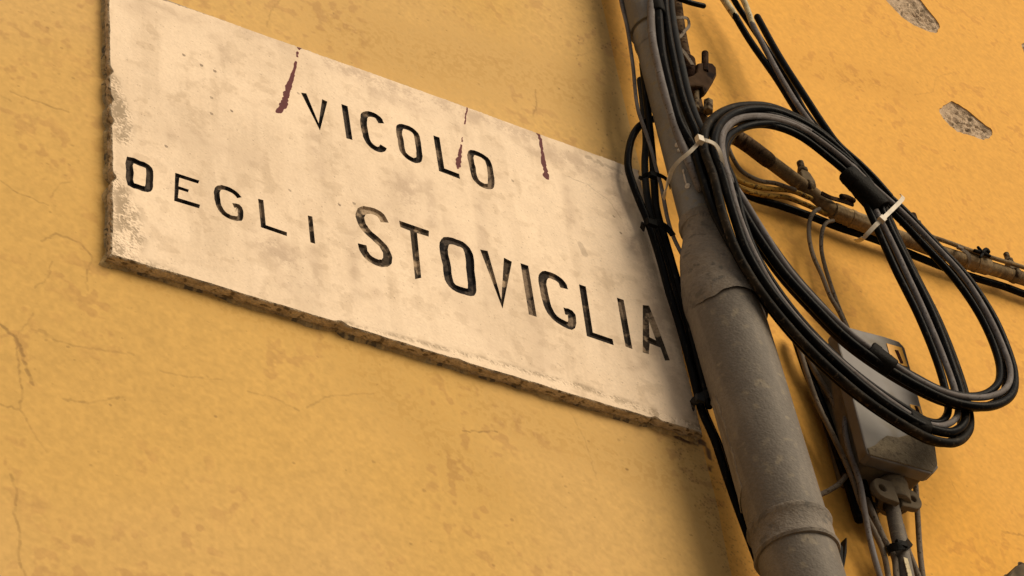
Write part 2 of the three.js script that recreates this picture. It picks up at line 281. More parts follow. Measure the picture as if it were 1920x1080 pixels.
  for (const [w, pl, holes, m, x0] of [[wall, [[8, 0], [8, 9], ...seam.slice().reverse()], outl, plasterMat(0.69, 0.352, 0.058), 1], [wallL, [[-7, 9], [-7, 0], ...seam], [], plasterMat(0.59, 0.360, 0.110), -1]]) {
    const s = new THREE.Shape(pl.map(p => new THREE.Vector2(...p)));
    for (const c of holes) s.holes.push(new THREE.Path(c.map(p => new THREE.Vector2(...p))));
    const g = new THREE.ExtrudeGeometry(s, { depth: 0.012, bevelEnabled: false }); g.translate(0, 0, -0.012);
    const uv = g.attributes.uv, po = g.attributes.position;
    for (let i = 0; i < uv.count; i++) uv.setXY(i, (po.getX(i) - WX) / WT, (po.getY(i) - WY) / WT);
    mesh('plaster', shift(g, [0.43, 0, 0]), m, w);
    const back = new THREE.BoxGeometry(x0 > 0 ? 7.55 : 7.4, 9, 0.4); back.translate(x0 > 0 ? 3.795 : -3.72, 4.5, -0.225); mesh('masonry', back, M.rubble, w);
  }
  outl.forEach(pl => { // broken bed of mortar inside each chip
    const c = pl.reduce((a, p) => [a[0] + p[0] / pl.length, a[1] + p[1] / pl.length], [0, 0]), R = 16, pos = [], uvs = [], idx = [], m = pl.length;
    for (let r = 0; r <= R; r++) pl.forEach((p, k) => {
      const t = r / R, x = lerp(p[0], c[0], t), y = lerp(p[1], c[1], t);
      const z = r === 0 ? -0.0015 : -0.003 - 0.006 * sstep(0.3, 0.75, fbm(x * 3, y * 3, 46, 46, 3, 60)) * sstep(0, 0.25, t) + 0.0012 * (rnd() - 0.5);
      pos.push(x, y, Math.max(z, -0.0115)); uvs.push(x * 6, y * 6);
      if (r) { const a = (r - 1) * m + k, b = (r - 1) * m + (k + 1) % m; idx.push(a, b, a + m, a + m, b, b + m); }
    });
    const q = new THREE.BufferGeometry(); q.setAttribute('position', new THREE.Float32BufferAttribute(pos, 3)); q.setAttribute('uv', new THREE.Float32BufferAttribute(uvs, 2)); q.setIndex(idx); q.computeVertexNormals();
    const o = mesh('exposed_mortar', shift(q, [0.43, 0, 0]), M.rubble, wall); o.userData.label = 'rough grey brown mortar bared where the plaster has chipped off';
  });
}

// ---------- marble street sign ----------
const SZ = 0.016;
{
  const sign = thing('street_sign', 'weathered white marble street sign engraved VICOLO DEGLI STOVIGLIA', 'street sign', [0, 3.5, 0]);
  const at = [0, 3.5, 0];
  const corners = [[-.4168,4.0082],[.4107,4.0103],[.4187,3.5052],[-.4097,3.4997]];
  const X0 = -0.43, Y0 = 3.485, SW = 0.86, SH = 0.53, tw = 2048, th = 1262;
  // letters: strokes [width, points] or outlines, on the face of the stone
  const offsetPoly = (pl, d) => pl.map((p, i) => { // inwards for a counter-clockwise outline
    const a = pl[(i + pl.length - 1) % pl.length], b = pl[(i + 1) % pl.length];
    let e1 = [p[0] - a[0], p[1] - a[1]], e2 = [b[0] - p[0], b[1] - p[1]]; const l1 = Math.hypot(...e1) || 1e-9, l2 = Math.hypot(...e2) || 1e-9;
    const n1 = [-e1[1] / l1, e1[0] / l1], n2 = [-e2[1] / l2, e2[0] / l2], k = Math.max(0.35, 1 + n1[0] * n2[0] + n1[1] * n2[1]);
    return [p[0] + d * (n1[0] + n2[0]) / k, p[1] + d * (n1[1] + n2[1]) / k];
  });
  const area = pl => pl.reduce((s, p, i) => { const q = pl[(i + 1) % pl.length]; return s + p[0] * q[1] - q[0] * p[1]; }, 0) / 2;
  const ccw = pl => area(pl) < 0 ? pl.slice().reverse() : pl;
  const smooth = (pts, closed, per) => { const c = new THREE.CatmullRomCurve3(pts.map(p => new THREE.Vector3(p[0], p[1], 0)), closed, 'centripetal'), n = pts.length * per, o = []; for (let i = 0; i < (closed ? n : n + 1); i++) { const q = c.getPoint(i / n); o.push([q.x, q.y]); } return o; };
  function stroke(pts, w) { // an open stroke as one outline
    const L = [], R = [];
    pts.forEach((p, i) => {
      const a = pts[Math.max(0, i - 1)], b = pts[Math.min(pts.length - 1, i + 1)];
      const d1 = [p[0] - a[0], p[1] - a[1]], d2 = [b[0] - p[0], b[1] - p[1]], l1 = Math.hypot(...d1), l2 = Math.hypot(...d2);
      const n1 = l1 ? [-d1[1] / l1, d1[0] / l1] : null, n2 = l2 ? [-d2[1] / l2, d2[0] / l2] : null, A = n1 || n2, B = n2 || n1, k = Math.max(0.3, 1 + A[0] * B[0] + A[1] * B[1]);
      const h = w / 2; L.push([p[0] + h * (A[0] + B[0]) / k, p[1] + h * (A[1] + B[1]) / k]); R.push([p[0] - h * (A[0] + B[0]) / k, p[1] - h * (A[1] + B[1]) / k]);
    });
    return ccw(L.concat(R.reverse()));
  }
  const ring = (pts, w) => { const c = ccw(pts); return { out: offsetPoly(c, -w / 2), hole: offsetPoly(c, w / 2) }; };
  const open = (w, pts, tone, per = 0) => ({ out: stroke(per ? smooth(pts, false, per) : pts, w), tone });
  const loop = (w, pts, tone, per = 3) => ({ ...ring(smooth(pts, true, per), w), tone });
  const poly = (pts, tone, hole) => ({ out: ccw(pts), hole: hole && ccw(hole), tone });
  const bar = (w, a, b) => stroke([a, b], w);
  const LETTERS = [
    // VICOLO
    open(0.0084, [[-.1398,3.9147],[-.1198,3.8561],[-.1081,3.9149]], 0), open(0.0092, [[-.0782,3.9195],[-.076,3.8522]], 0),
    open(0.0103, [[-.0232,3.9087],[-.0281,3.9183],[-.0386,3.9199],[-.048,3.9132],[-.0508,3.899],[-.0502,3.8757],[-.0474,3.8612],[-.0416,3.8543],[-.0338,3.8516],[-.027,3.8557],[-.024,3.8624]], 1, 3),
    loop(0.0095, [[.0078,3.9167],[.0211,3.9186],[.0296,3.9128],[.0315,3.8985],[.0318,3.8761],[.0293,3.8602],[.0223,3.8549],[.0112,3.8583],[.0055,3.8663],[.0043,3.8881],[.0035,3.906]], 1),
    open(0.0095, [[.063,3.9217],[.0642,3.8557],[.0922,3.8544]], 1),
    loop(0.0099, [[.1195,3.9149],[.1339,3.9149],[.1425,3.909],[.1446,3.8915],[.1435,3.8696],[.1401,3.8564],[.1321,3.8529],[.1216,3.8557],[.1167,3.8642],[.1157,3.884],[.1149,3.9052]], 1),
    // DEGLI
    loop(0.0095, [[-.3872,3.6714],[-.3747,3.6713],[-.3649,3.6699],[-.3615,3.6639],[-.3623,3.6446],[-.3631,3.633],[-.3666,3.6287],[-.3776,3.6286],[-.3865,3.6293],[-.3872,3.6505]], 0, 2),
    poly([[-.3285,3.6748],[-.2959,3.6749],[-.2981,3.6691],[-.3229,3.6686],[-.3239,3.653],[-.3105,3.6532],[-.3113,3.6472],[-.324,3.6473],[-.3249,3.6319],[-.2962,3.6321],[-.2977,3.6249],[-.3299,3.6241]], 0),
    open(0.0078, [[-.2422,3.6677],[-.2485,3.6745],[-.26,3.6772],[-.2687,3.6743],[-.2725,3.6669],[-.2723,3.6509],[-.2691,3.6371],[-.2622,3.6298],[-.2516,3.6277],[-.2436,3.6311],[-.2418,3.6422],[-.2443,3.6516],[-.2515,3.6503]], 1, 3),
    open(0.0067, [[-.2128,3.6775],[-.2112,3.6306],[-.1793,3.6299]], 1), open(0.0069, [[-.1448,3.6768],[-.1434,3.6288]], 2),
    // STOVIGLIA
    open(0.0127, [[-.0357,3.7112],[-.0402,3.7222],[-.0507,3.7256],[-.0642,3.7218],[-.0713,3.7099],[-.0695,3.694],[-.062,3.6826],[-.0498,3.6731],[-.0406,3.6634],[-.0365,3.6497],[-.0399,3.6369],[-.051,3.6314],[-.0636,3.6349],[-.0712,3.6441],[-.0725,3.656]], 2, 3),
    poly([[-.0134,3.7246],[.0307,3.7232],[.0295,3.7118],[.0121,3.7115],[.0101,3.6293],[.0009,3.6228],[.0018,3.7112],[-.0129,3.7129]], 2),
    loop(0.0127, [[.057,3.7163],[.0725,3.7187],[.0835,3.7163],[.0886,3.7045],[.0875,3.6756],[.0864,3.6461],[.0832,3.6323],[.0726,3.6301],[.0579,3.632],[.0519,3.6411],[.0515,3.666],[.0504,3.6997]], 0),
    open(0.0124, [[.1133,3.7215],[.1289,3.629],[.1496,3.7184]], 2), open(0.0117, [[.1754,3.7198],[.1752,3.6257]], 1),
    open(0.0127, [[.2347,3.6985],[.2322,3.7094],[.2213,3.7151],[.2077,3.7137],[.2009,3.701],[.2005,3.6762],[.2025,3.6506],[.2102,3.6362],[.2225,3.6302],[.233,3.6294],[.2383,3.642],[.2378,3.6544],[.2279,3.6545]], 1, 3),
    open(0.0110, [[.2663,3.7169],[.263,3.6252],[.2997,3.6244]], 1), open(0.0110, [[.3268,3.7154],[.324,3.6237]], 1),
    poly([[.3636,3.7176],[.3747,3.7208],[.3812,3.6862],[.39,3.6246],[.3817,3.6215],[.3782,3.6436],[.3613,3.6452],[.3555,3.6236],[.346,3.6231]], 2, [[.3688,3.6894],[.3736,3.6556],[.3637,3.6578]]),
  ];
  const paint = [[0.018, 0.016, 0.016], [0.034, 0.028, 0.024], [0.060, 0.046, 0.034]], worn = [[0.07, 0.056, 0.046], [0.19, 0.14, 0.098], [0.36, 0.265, 0.175]];
  const letterMat = paint.map((p, i) => surf(p, { rgb2: worn[i], f: 16, th: [0.44, 0.60], fine: 0.35, rough: 0.9, bump: 0.0015, off: 70 + i, extra: cab }));
  const DEP = 0.0036;
  LETTERS.forEach(L => {
    const jit = pl => pl.map(p => [p[0] + (rnd() - 0.5) * 0.0008, p[1] + (rnd() - 0.5) * 0.0008]);
    L.out = jit(L.out); if (L.hole) L.hole = jit(L.hole);
    const inn = offsetPoly(L.out, 0.0023), hin = L.hole && offsetPoly(L.hole, -0.0023);
    const pos = [], uv = [];
    const add = (p, z) => { pos.push(p[0], p[1], z); uv.push(p[0] * 4, p[1] * 4); };
    const side = (a, b) => a.forEach((p, i) => { const k = (i + 1) % a.length; for (const [q, z] of [[a[i], SZ], [a[k], SZ], [b[i], SZ - DEP], [b[i], SZ - DEP], [a[k], SZ], [b[k], SZ - DEP]]) add(q, z); });
    side(L.out, inn); if (L.hole) side(L.hole, hin);
    const s = new THREE.Shape(inn.map(p => new THREE.Vector2(...p))); if (hin) s.holes.push(new THREE.Path(hin.map(p => new THREE.Vector2(...p))));
    const fg = new THREE.ShapeGeometry(s).toNonIndexed(), fp = fg.attributes.position;
    for (let i = 0; i < fp.count; i++) add([fp.getX(i), fp.getY(i)], SZ - DEP);
    const g = new THREE.BufferGeometry(); g.setAttribute('position', new THREE.Float32BufferAttribute(pos, 3)); g.setAttribute('uv', new THREE.Float32BufferAttribute(uv, 2));
    g.computeVertexNormals(); L.geo = shift(g, at);
  });
  // stone: front face with the letters cut out, chipped arrises, sides
  const mk = new Mask(tw, th, X0, Y0, SW, SH), red = new Mask(tw, th, X0, Y0, SW, SH), st = new Mask(tw, th, X0, Y0, SW, SH);
  red.drip([[-.1474,3.9743],[-.1538,3.9447],[-.1607,3.9196],[-.1667,3.8952],[-.17,3.8766],[-.1778,3.8603],[-.1827,3.8559]], [0.0014, 0.0028, 0.0034, 0.0040, 0.0044, 0.0036, 0.0012], 1);
  red.drip([[-.1397,4.0117],[-.1417,4.0039]], [0.004, 0.0015], 0.8); red.drip([[-.1438,3.9962],[-.1443,3.987]], [0.0018, 0.0012], 0.6);
  red.drip([[.1026,3.9225],[.0973,3.8983],[.0925,3.879],[.0906,3.8696]], [0.0012, 0.0030, 0.0036, 0.0010], 0.9); red.drip([[.1222,4.0095],[.1134,3.9716]], [0.001, 0.0012], 0.6); red.drip([[.1062,3.9395],[.1043,3.9298]], [0.0008, 0.0008], 0.6);
  red.drip([[.237,4.0147],[.2411,3.9995],[.2401,3.9742],[.2393,3.9449],[.2399,3.9253],[.2396,3.9175]], [0.0022, 0.0026, 0.0018, 0.0040, 0.0034, 0.0050], 0.95);
  [[-.3137,3.9061],[-.2703,3.8958],[-.2891,3.8981],[-.2764,3.8403],[-.1487,3.9104],[-.2772,3.809],[-.2483,3.8278],[-.1719,3.7128],[-.0798,3.729],[-.1014,3.7168],[.327,4.074],[.3451,3.8848],[.1787,3.8851],[.3514,3.854],[-.3406,3.7185]].forEach(([x, y], i) => mk.seg(x, y, x + 0.001, y - 0.001, 0.0012, 0.0016 + rnd() * 0.0008, 0.5 + 0.45 * rnd(), 0.0008));
  mk.line([[.2762,3.7996],[.2804,3.7826]], [0.004, 0.005], 0.4, 0.002);
  for (let k = 0; k < 2600; k++) { const x = X0 + rnd() * SW, y = Y0 + rnd() * SH, a = rnd(); mk.seg(x, y, x + 0.002 * (rnd() - 0.5), y, 0.0003, 0.0003 + 0.0009 * a * a * a, 0.1 + 0.35 * rnd(), 0.0006); }
  for (let k = 0; k < 3; k++) mk.crack([[-.3447,4.0058],[-.3318,4.006],[-.2679,4.0084],[-.2051,4.0108],[-.1373,4.0118],[-.0762,4.0133],[-.0224,4.0141]], 0.0016, 1, 0.002);
  mk.crack([[-.0224,4.0141],[.0573,4.0123],[.1257,4.01]], 0.0008, 0.6, 0.002); mk.crack([[.2135,4.0117],[.2369,4.0134],[.267,4.0114]], 0.0012, 0.8, 0.002);
  mk.crack([[.2733,3.9357],[.3088,3.9348],[.3416,3.916],[.3587,3.8851]], 0.0009, 0.4); mk.crack([[.3187,3.9952],[.3547,3.9921],[.3768,3.9872]], 0.003, 0.5, 0.006);
  // brown washed stains with ragged outlines; right-end strip is grime plus painted-in pipe shadow
  for (const [p, w, v] of [[[[-.2082,3.603],[-.1767,3.5835],[-.1677,3.5505]], 0.03, 0.75], [[[.0075,3.8024],[-.0105,3.7388]], 0.03, 0.7], [[[-.1279,3.8397],[-.1262,3.7687]], 0.012, 0.5], [[[.0691,3.7524],[.0699,3.7028]], 0.014, 0.55], [[[.119,3.8146],[.1101,3.6895]], 0.010, 0.5], [[[-.0611,3.602],[-.0552,3.5308]], 0.012, 0.35], [[[.1749,3.618],[.177,3.5437]], 0.02, 0.3], [[[-.2134,4.0032],[-.0776,3.9935]], 0.016, 0.45], [[[-.0301,3.9722],[.1037,3.9693]], 0.020, 0.5], [[[.2807,3.9837],[.3707,3.9789]], 0.014, 0.6], [[[-.1457,3.6146],[-.1434,3.5693]], 0.012, 0.5], [[[.1071,3.6206],[.1406,3.6625]], 0.012, 0.4], [[[.3269,3.5884],[.3919,3.6604]], 0.02, 0.4], [[[-.2688,3.9746],[-.2549,3.927]], 0.014, 0.3], [[[-.1419,4.0005],[-.0282,3.9955],[.1241,3.9968],[.2291,3.9962]], 0.022, 0.75], [[[-.3899,3.9662],[-.2682,3.9971]], 0.02, 0.4], [[[.2261,3.9757],[.3796,3.9771]], 0.024, 0.7], [[[.3545,3.9381],[.3779,3.8181],[.3961,3.6818],[.402,3.5394]], 0.03, 0.6], [[[.2714,3.9238],[.2692,3.826]], 0.012, 0.45], [[[-.0845,3.6877],[-.0888,3.5542]], 0.01, 0.4], [[[.0376,3.8208],[.0388,3.7396]], 0.012, 0.5], [[[-.3331,3.7446],[-.2163,3.7484]], 0.02, 0.3], [[[.0628,3.613],[.1025,3.5533]], 0.02, 0.3]])
    st.line(p, p.map(() => w * 0.5), v, w);
  const ed = new Mask(tw, th, X0, Y0, SW, SH); // flaked, dirty skin along the left arris and the lower edge
  ed.line([[-.4099,3.8082],[-.3998,3.7479],[-.3969,3.7053]], [0.004, 0.011, 0.008], 1, 0.012); ed.line([[-.409,3.6333],[-.3933,3.5849],[-.3899,3.5413],[-.3998,3.5064]], [0.006, 0.012, 0.016, 0.014], 0.9, 0.016); ed.line([[-.3998,3.502],[-.3365,3.4996]], [0.006, 0.004], 0.7, 0.01); ed.line([[-.1129,3.5053],[.0515,3.5145],[.2321,3.5211],[.4198,3.5101]], [0.001, 0.002, 0.003, 0.008], 0.7, 0.006); ed.line([[-.331,4.0064],[-.1409,4.0179]], [0.001, 0.001], 0.4, 0.005);
  const hm = new Float32Array(tw * th);
  const map = dataTex(tw, th, (i, j) => {
    const u = i / tw, v = j / th, o = j * tw + i;
    const lo = fbm(u, v, 6, 4, 4, 80), mid = fbm(u, v, 26, 18, 4, 82), fi = fbm(u, v, 330, 210, 2, 84), str = fbm(u, v, 46, 4, 4, 86), fl = fbm(u, v, 60, 40, 4, 88);
    let c = [0.81, 0.635, 0.455];
    const wash = clamp(sstep(0.44, 0.64, 0.5 * lo + 0.3 * mid + 0.2 * str) * 0.45 + sstep(0.50, 0.66, fl) * 0.42 * sstep(0.35, 0.6, mid) + sstep(0.56, 0.70, str) * 0.18);
    c = [lerp(c[0], 0.60, wash), lerp(c[1], 0.455, wash), lerp(c[2], 0.31, wash)];
    const g = 1 + (mid - 0.5) * 0.16 + (fi - 0.5) * 0.14;
    c = c.map(x => x * g);
    const s = st.d[o] * sstep(0.36, 0.60, 0.35 * mid + 0.35 * fl + 0.3 * fi) * 0.85; c = [lerp(c[0], 0.46, s), lerp(c[1], 0.335, s), lerp(c[2], 0.235, s)];
    const e = ed.d[o] * sstep(0.44, 0.60, 0.55 * fl + 0.45 * fi); c = [lerp(c[0], 0.24, e * 0.75), lerp(c[1], 0.17, e * 0.75), lerp(c[2], 0.095, e * 0.75)];
    const m = mk.d[o] * 0.8; c = [lerp(c[0], 0.13, m), lerp(c[1], 0.085, m), lerp(c[2], 0.05, m)];
    const r = red.d[o] * (0.45 + 0.9 * fi) > 0.38 ? 1 : 0; c = [lerp(c[0], 0.072 + 0.03 * fi, r), lerp(c[1], 0.003, r), lerp(c[2], 0.004, r)];
    hm[o] = 0.6 + (mid - 0.5) * 0.22 + (fl - 0.5) * 0.18 + (fi - 0.5) * 0.08 - mk.d[o] * 0.25 - ed.d[o] * (0.6 * fl + 0.4 * fi - 0.3) * 2.6 + r * 0.08;
    return c;
  }, true, THREE.ClampToEdgeWrapping);
  const bump = dataTex(tw, th, (i, j) => hm[j * tw + i], false, THREE.ClampToEdgeWrapping);
  const stone = new THREE.MeshStandardMaterial({ map, bumpMap: bump, bumpScale: 0.0020, roughness: 0.8 });
  const edge = []; // chipped outline, counter-clockwise
  const cs = [corners[3], corners[2], corners[1], corners[0]];
  const notches = [[-.4135,3.8248],[-.4111,3.7713],[-.4123,3.7322],[-.4104,3.6327],[-.1133,3.4999],[.0509,3.5098],[.2322,3.5165],[.3449,3.506]];
  cs.forEach((p, i) => {
    const q = cs[(i + 1) % 4], l = Math.hypot(q[0] - p[0], q[1] - p[1]), n = Math.ceil(l / 0.0035), nx = -(q[1] - p[1]) / l, ny = (q[0] - p[0]) / l;
    for (let k = 0; k < n; k++) {
      const t = k / n, x = lerp(p[0], q[0], t), y = lerp(p[1], q[1], t);
      let d = 0.0018 * fbm(t * 0.5 + i * 0.21, 0.3, 60, 4, 3, 95) * (i === 2 ? 1 : 1.6) + 0.004 * Math.sin(t * 7 + i) * 0.25;
      for (const m of notches) d += 0.005 * Math.exp(-((m[0] - x) ** 2 + (m[1] - y) ** 2) / 0.00004);
      edge.push([x + nx * d, y + ny * d]);
    }
  });
  {
    const s = new THREE.Shape(edge.map(p => new THREE.Vector2(...p)));
    LETTERS.forEach(L => s.holes.push(new THREE.Path(L.out.map(p => new THREE.Vector2(...p)))));
    const parts = [new THREE.ShapeGeometry(s)];
    LETTERS.forEach(L => { if (L.hole) parts.push(new THREE.ShapeGeometry(new THREE.Shape(L.hole.map(p => new THREE.Vector2(...p))))); });
    parts.forEach(g => g.translate(0, 0, SZ));
    const front = merge(parts);
    const rows = [[0, SZ], [-0.0008, SZ - 0.0006], [-0.0018, SZ - 0.0022], [-0.0022, SZ * 0.5], [-0.0012, 0.001]], loops = rows.map(([d, z], k) => offsetPoly(edge, d).map((p, i) => k < 1 ? [p[0], p[1], z] : [p[0] + (rnd() - 0.5) * 0.0016, p[1] + (rnd() - 0.5) * 0.0016, z + (k < 4 ? (rnd() - 0.5) * 0.0010 : 0)]));
    const pos = [], idx = [], m = edge.length;
    loops.forEach((lp, r) => lp.forEach((p, k) => { pos.push(...p); if (r) { const a = (r - 1) * m + k, b = (r - 1) * m + (k + 1) % m; idx.push(a, a + m, b, b, a + m, b + m); } }));
    const sg = new THREE.BufferGeometry(); sg.setAttribute('position', new THREE.Float32BufferAttribute(pos, 3)); sg.setAttribute('uv', new THREE.Float32BufferAttribute(new Float32Array(pos.length / 3 * 2), 2)); sg.setIndex(idx); sg.computeVertexNormals();
    { const u2 = sg.attributes.uv, p2 = sg.attributes.position; for (let i = 0; i < u2.count; i++) u2.setXY(i, (p2.getX(i) + p2.getY(i)) * 5, p2.getZ(i) * 8 + p2.getY(i) * 2); mesh('slab_edge', shift(sg, at), M.edge, sign); }
    const g = front, uv = g.attributes.uv, po = g.attributes.position;
    for (let i = 0; i < uv.count; i++) uv.setXY(i, (po.getX(i) - X0) / SW, (po.getY(i) - Y0 + (po.getZ(i) - SZ) * 0.6) / SH);
    mesh('marble_slab', shift(g, at), stone, sign);
  }
  LETTERS.forEach(L => mesh('letter', L.geo, letterMat[L.tone], sign));
  { // mortar squeezed out round the slab
    const m = edge.length, o1 = offsetPoly(edge, 0.004), o2 = offsetPoly(edge, -0.0025), o3 = offsetPoly(edge, -0.0055), pos = [], uv = [], idx = [];
    [o1, o2, o3].forEach((lp, r) => lp.forEach((p, k) => {
      const low = p[1] < 3.52 || p[0] < -0.40, w = fbm(k / m, 0.5, 120, 2, 3, 97), j = r ? (w - 0.5) * 0.007 * (p[1] < 3.7 ? 1.3 : 0.5) : 0, a = [p[0] - edge[k][0], p[1] - edge[k][1]], l = Math.hypot(...a) || 1;
      const z = r === 0 ? 0.008 * (low ? 0.1 + w * 0.8 : 0.4 + 0.3 * w) : r === 1 ? 0.0035 * (0.2 + w) : -0.001;
      pos.push(p[0] + a[0] / l * j, p[1] + a[1] / l * j, z); uv.push(p[0] * 5, p[1] * 5);
      if (r) { const A = (r - 1) * m + k, B = (r - 1) * m + (k + 1) % m; idx.push(A, A + m, B, B, A + m, B + m); }
    }));
    const g = new THREE.BufferGeometry(); g.setAttribute('position', new THREE.Float32BufferAttribute(pos, 3)); g.setAttribute('uv', new THREE.Float32BufferAttribute(uv, 2)); g.setIndex(idx); g.computeVertexNormals();
    mesh('mortar_bed', shift(g, at), M.mortar, sign);
  }
}

// ---------- downpipe ----------
const PA = [[.4568,4.3766,.062],[.4418,3.8385,.085]], PB = [[.4451,3.6599,.085],[.461,3.3141,.085]];
{
  const pipe = thing('downpipe', 'grey metal rain downpipe with ragged cemented joint beside the marble sign', 'downpipe');
  const dir = V(PA[1]).sub(V(PA[0])).normalize(), top = V(PA[0]).addScaledVector(dir, -0.9).toArray();
  const lu = V(top).distanceTo(V(PA[1]));
  const dent = (an, s) => 0.0006 * Math.sin(an * 2 + s * 5) + 0.0008 * (fbm(an / 6.283, s * 0.3, 8, 8, 3, 33) - 0.5);
  const flake = (a, b, r, s0, s1, a0, a1) => { // ragged strip of lifted paint along the pipe
    const A = V(a), D = V(b).sub(A).normalize(), X = new THREE.Vector3(0, 0, 1).cross(D).normalize(), Y = D.clone().cross(X), pos = [], uv = [], idx = [], n = 90;
    for (let i = 0; i <= n; i++) { const s = lerp(s0, s1, i / n), e = sstep(0, 0.06, i / n) * (1 - sstep(0.9, 1, i / n)), w = a0 + (1 - e) * (a1 - a0) * 0.9 + 0.16 * (fbm(i / n, 0.7, 24, 2, 4, 39) - 0.5);
      [[w, r + 0.0004], [w + 0.02, r + 0.0016], [lerp(w, a1, 0.6), r + 0.0014], [a1, r - 0.0005]].forEach(([an, rr]) => { const p = A.clone().addScaledVector(D, s).addScaledVector(X, Math.cos(an) * rr).addScaledVector(Y, Math.sin(an) * rr); pos.push(p.x, p.y, p.z); uv.push(an, s * 4); });
      if (i) for (let k = 0; k < 3; k++) { const q = i * 4 + k, o = q - 4; idx.push(o, o + 1, q, q, o + 1, q + 1); } }
    const g = new THREE.BufferGeometry(); g.setAttribute('position', new THREE.Float32BufferAttribute(pos, 3)); g.setAttribute('uv', new THREE.Float32BufferAttribute(uv, 2)); g.setIndex(idx); g.computeVertexNormals(); return g;
  };
  const prof = (a, b, r, n = 40) => Array.from({ length: n + 1 }, (_, i) => [lerp(a, b, i / n), r]);
  mesh('upper_tube', turnedGeo(top, PA[1], prof(0, lu + 0.05, 0.0285), 48, dent), M.pipeUp, pipe);
  const j0 = V(PA[0]).addScaledVector(dir, -0.9).distanceTo(V([[.457,4.291,.066]][0]));
  mesh('slip_joint', turnedGeo(top, PA[1], [[j0 - 0.5, 0.0335], [j0 - 0.12, 0.0335], [j0 - 0.003, 0.0335], [j0, 0.0325], [j0, 0.028]], 48, dent, true), M.pipeUp, pipe);
  mesh('joint_lip', turnedGeo(top, PA[1], [[j0 + 0.004, 0.0285], [j0 + 0.008, 0.0305], [j0 + 0.03, 0.0308], [j0 + 0.045, 0.0285]], 48), M.pipeUp, pipe);
  // lower, wider pipe down to the street
  const d2 = V(PB[1]).sub(V(PB[0])).normalize(), l2 = 3.4, b0 = V(PB[0]).addScaledVector(d2, -0.06).toArray();
  const foot = V(b0).addScaledVector(d2, l2).toArray();
  mesh('lower_tube', turnedGeo(b0, foot, prof(0, l2, 0.0505, 120), 56, dent), M.pipe, pipe);
  mesh('paint_flake', flake(b0, foot, 0.0508, 0.19, 0.37, 3.30, 3.95), M.splash2, pipe).userData.label = 'ragged pale strip of lifted paint';
  // cemented cone with a ragged hem over the lower pipe
  const c0 = [[.4421,3.844,.085]][0], c1 = [[.447,3.6607,.085]][0], lc = V(c0).distanceTo(V(c1));
  const hem = an => 0.016 * (fbm(an / 6.283, 0.2, 7, 2, 4, 35) - 0.5) * 2;
  const rows = 26, pr = [];
  for (let i = 0; i <= rows; i++) { const t = i / rows, s = t * (lc - 0.006); pr.push([s, lerp(0.0315, 0.0535, sstep(0.02, 0.72, t)) + (t < 0.04 ? 0.0015 : 0)]); }
  const cg = turnedGeo(c0, c1, pr, 72, (an, s) => 0.0016 * (fbm(an / 6.283, s * 2.2, 9, 9, 4, 36) - 0.5) * 2 + 0.0012 * Math.sin(s * 70 + an));
  { const po = cg.attributes.position, D = V(c1).sub(V(c0)).normalize(), A = V(c0), q = new THREE.Vector3();
    for (let i = 0; i < po.count; i++) { q.fromBufferAttribute(po, i); const s = q.clone().sub(A).dot(D), k = (i % 73) / 72 * Math.PI * 2, w = sstep(0.72, 1, s / lc); q.addScaledVector(D, hem(k) * w); po.setXYZ(i, q.x, q.y, q.z); }
    cg.computeVertexNormals(); }
  mesh('cement_joint', cg, M.cement, pipe);
  mesh('joint_ring', turnedGeo(c0, c1, [[-0.004, 0.028], [-0.004, 0.0325], [0.004, 0.0335], [0.010, 0.0330], [0.012, 0.031]], 56, (an, s) => 0.0012 * (fbm(an / 6.283, 0.4, 12, 2, 3, 37) - 0.5), true), M.cement, pipe);
  // clamp band with its two lips and dark ears
  const k0 = V(b0).distanceTo(V([[.461,3.3141,.085]][0]));
  mesh('clamp_band', turnedGeo(b0, foot, [[k0 + 0.002, 0.050], [k0 + 0.002, 0.0535], [k0 + 0.006, 0.0545], [k0 + 0.009, 0.0535], [k0 + 0.012, 0.0518], [k0 + 0.038, 0.0518], [k0 + 0.041, 0.0535], [k0 + 0.045, 0.0548], [k0 + 0.049, 0.0535], [k0 + 0.050, 0.050]], 64, (an, s) => 0.0003 * Math.sin(an * 5 + s * 40), true), M.cement, pipe);
  mesh('clamp_ear', plateGeo([[.5233,3.3048],[.5329,3.3093],[.5394,3.2994],[.5321,3.2722],[.5485,3.3173],[.5503,3.3178],[.5433,3.2921],[.5249,3.2487],[.515,3.2427]], 0.078, 0.012), M.tape, pipe);
  // splashes of white paint
  const ax = new THREE.Line3(V(PA[0]), V(PA[1]));
  const blob = (px, rx, ry) => { const c = new THREE.Vector3(), p = V(px); ax.closestPointToPoint(p, false, c); const n = p.clone().sub(c).normalize(), q = c.addScaledVector(n, 0.0288), g = new THREE.SphereGeometry(1, 12, 8); g.scale(rx, ry, 0.0012); g.lookAt(n); g.translate(q.x, q.y, q.z); return g; };
  for (const [p, rx, ry] of [[[[.4212,4.0084,.098]][0], .0022, .004], [[[.4192,3.9892,.098]][0], .004, .005], [[[.4195,3.9768,.098]][0], .0022, .004], [[[.4222,4.0227,.098]][0], .003, .004], [[[.4165,4.0409,.098]][0], .0015, .003], [[[.421,3.8983,.098]][0], .0042, .0055], [[[.419,3.915,.098]][0], .0018, .012], [[[.4194,3.9308,.098]][0], .0018, .004]]) mesh('paint_drip', blob(p, rx, ry), M.splash, pipe);
}

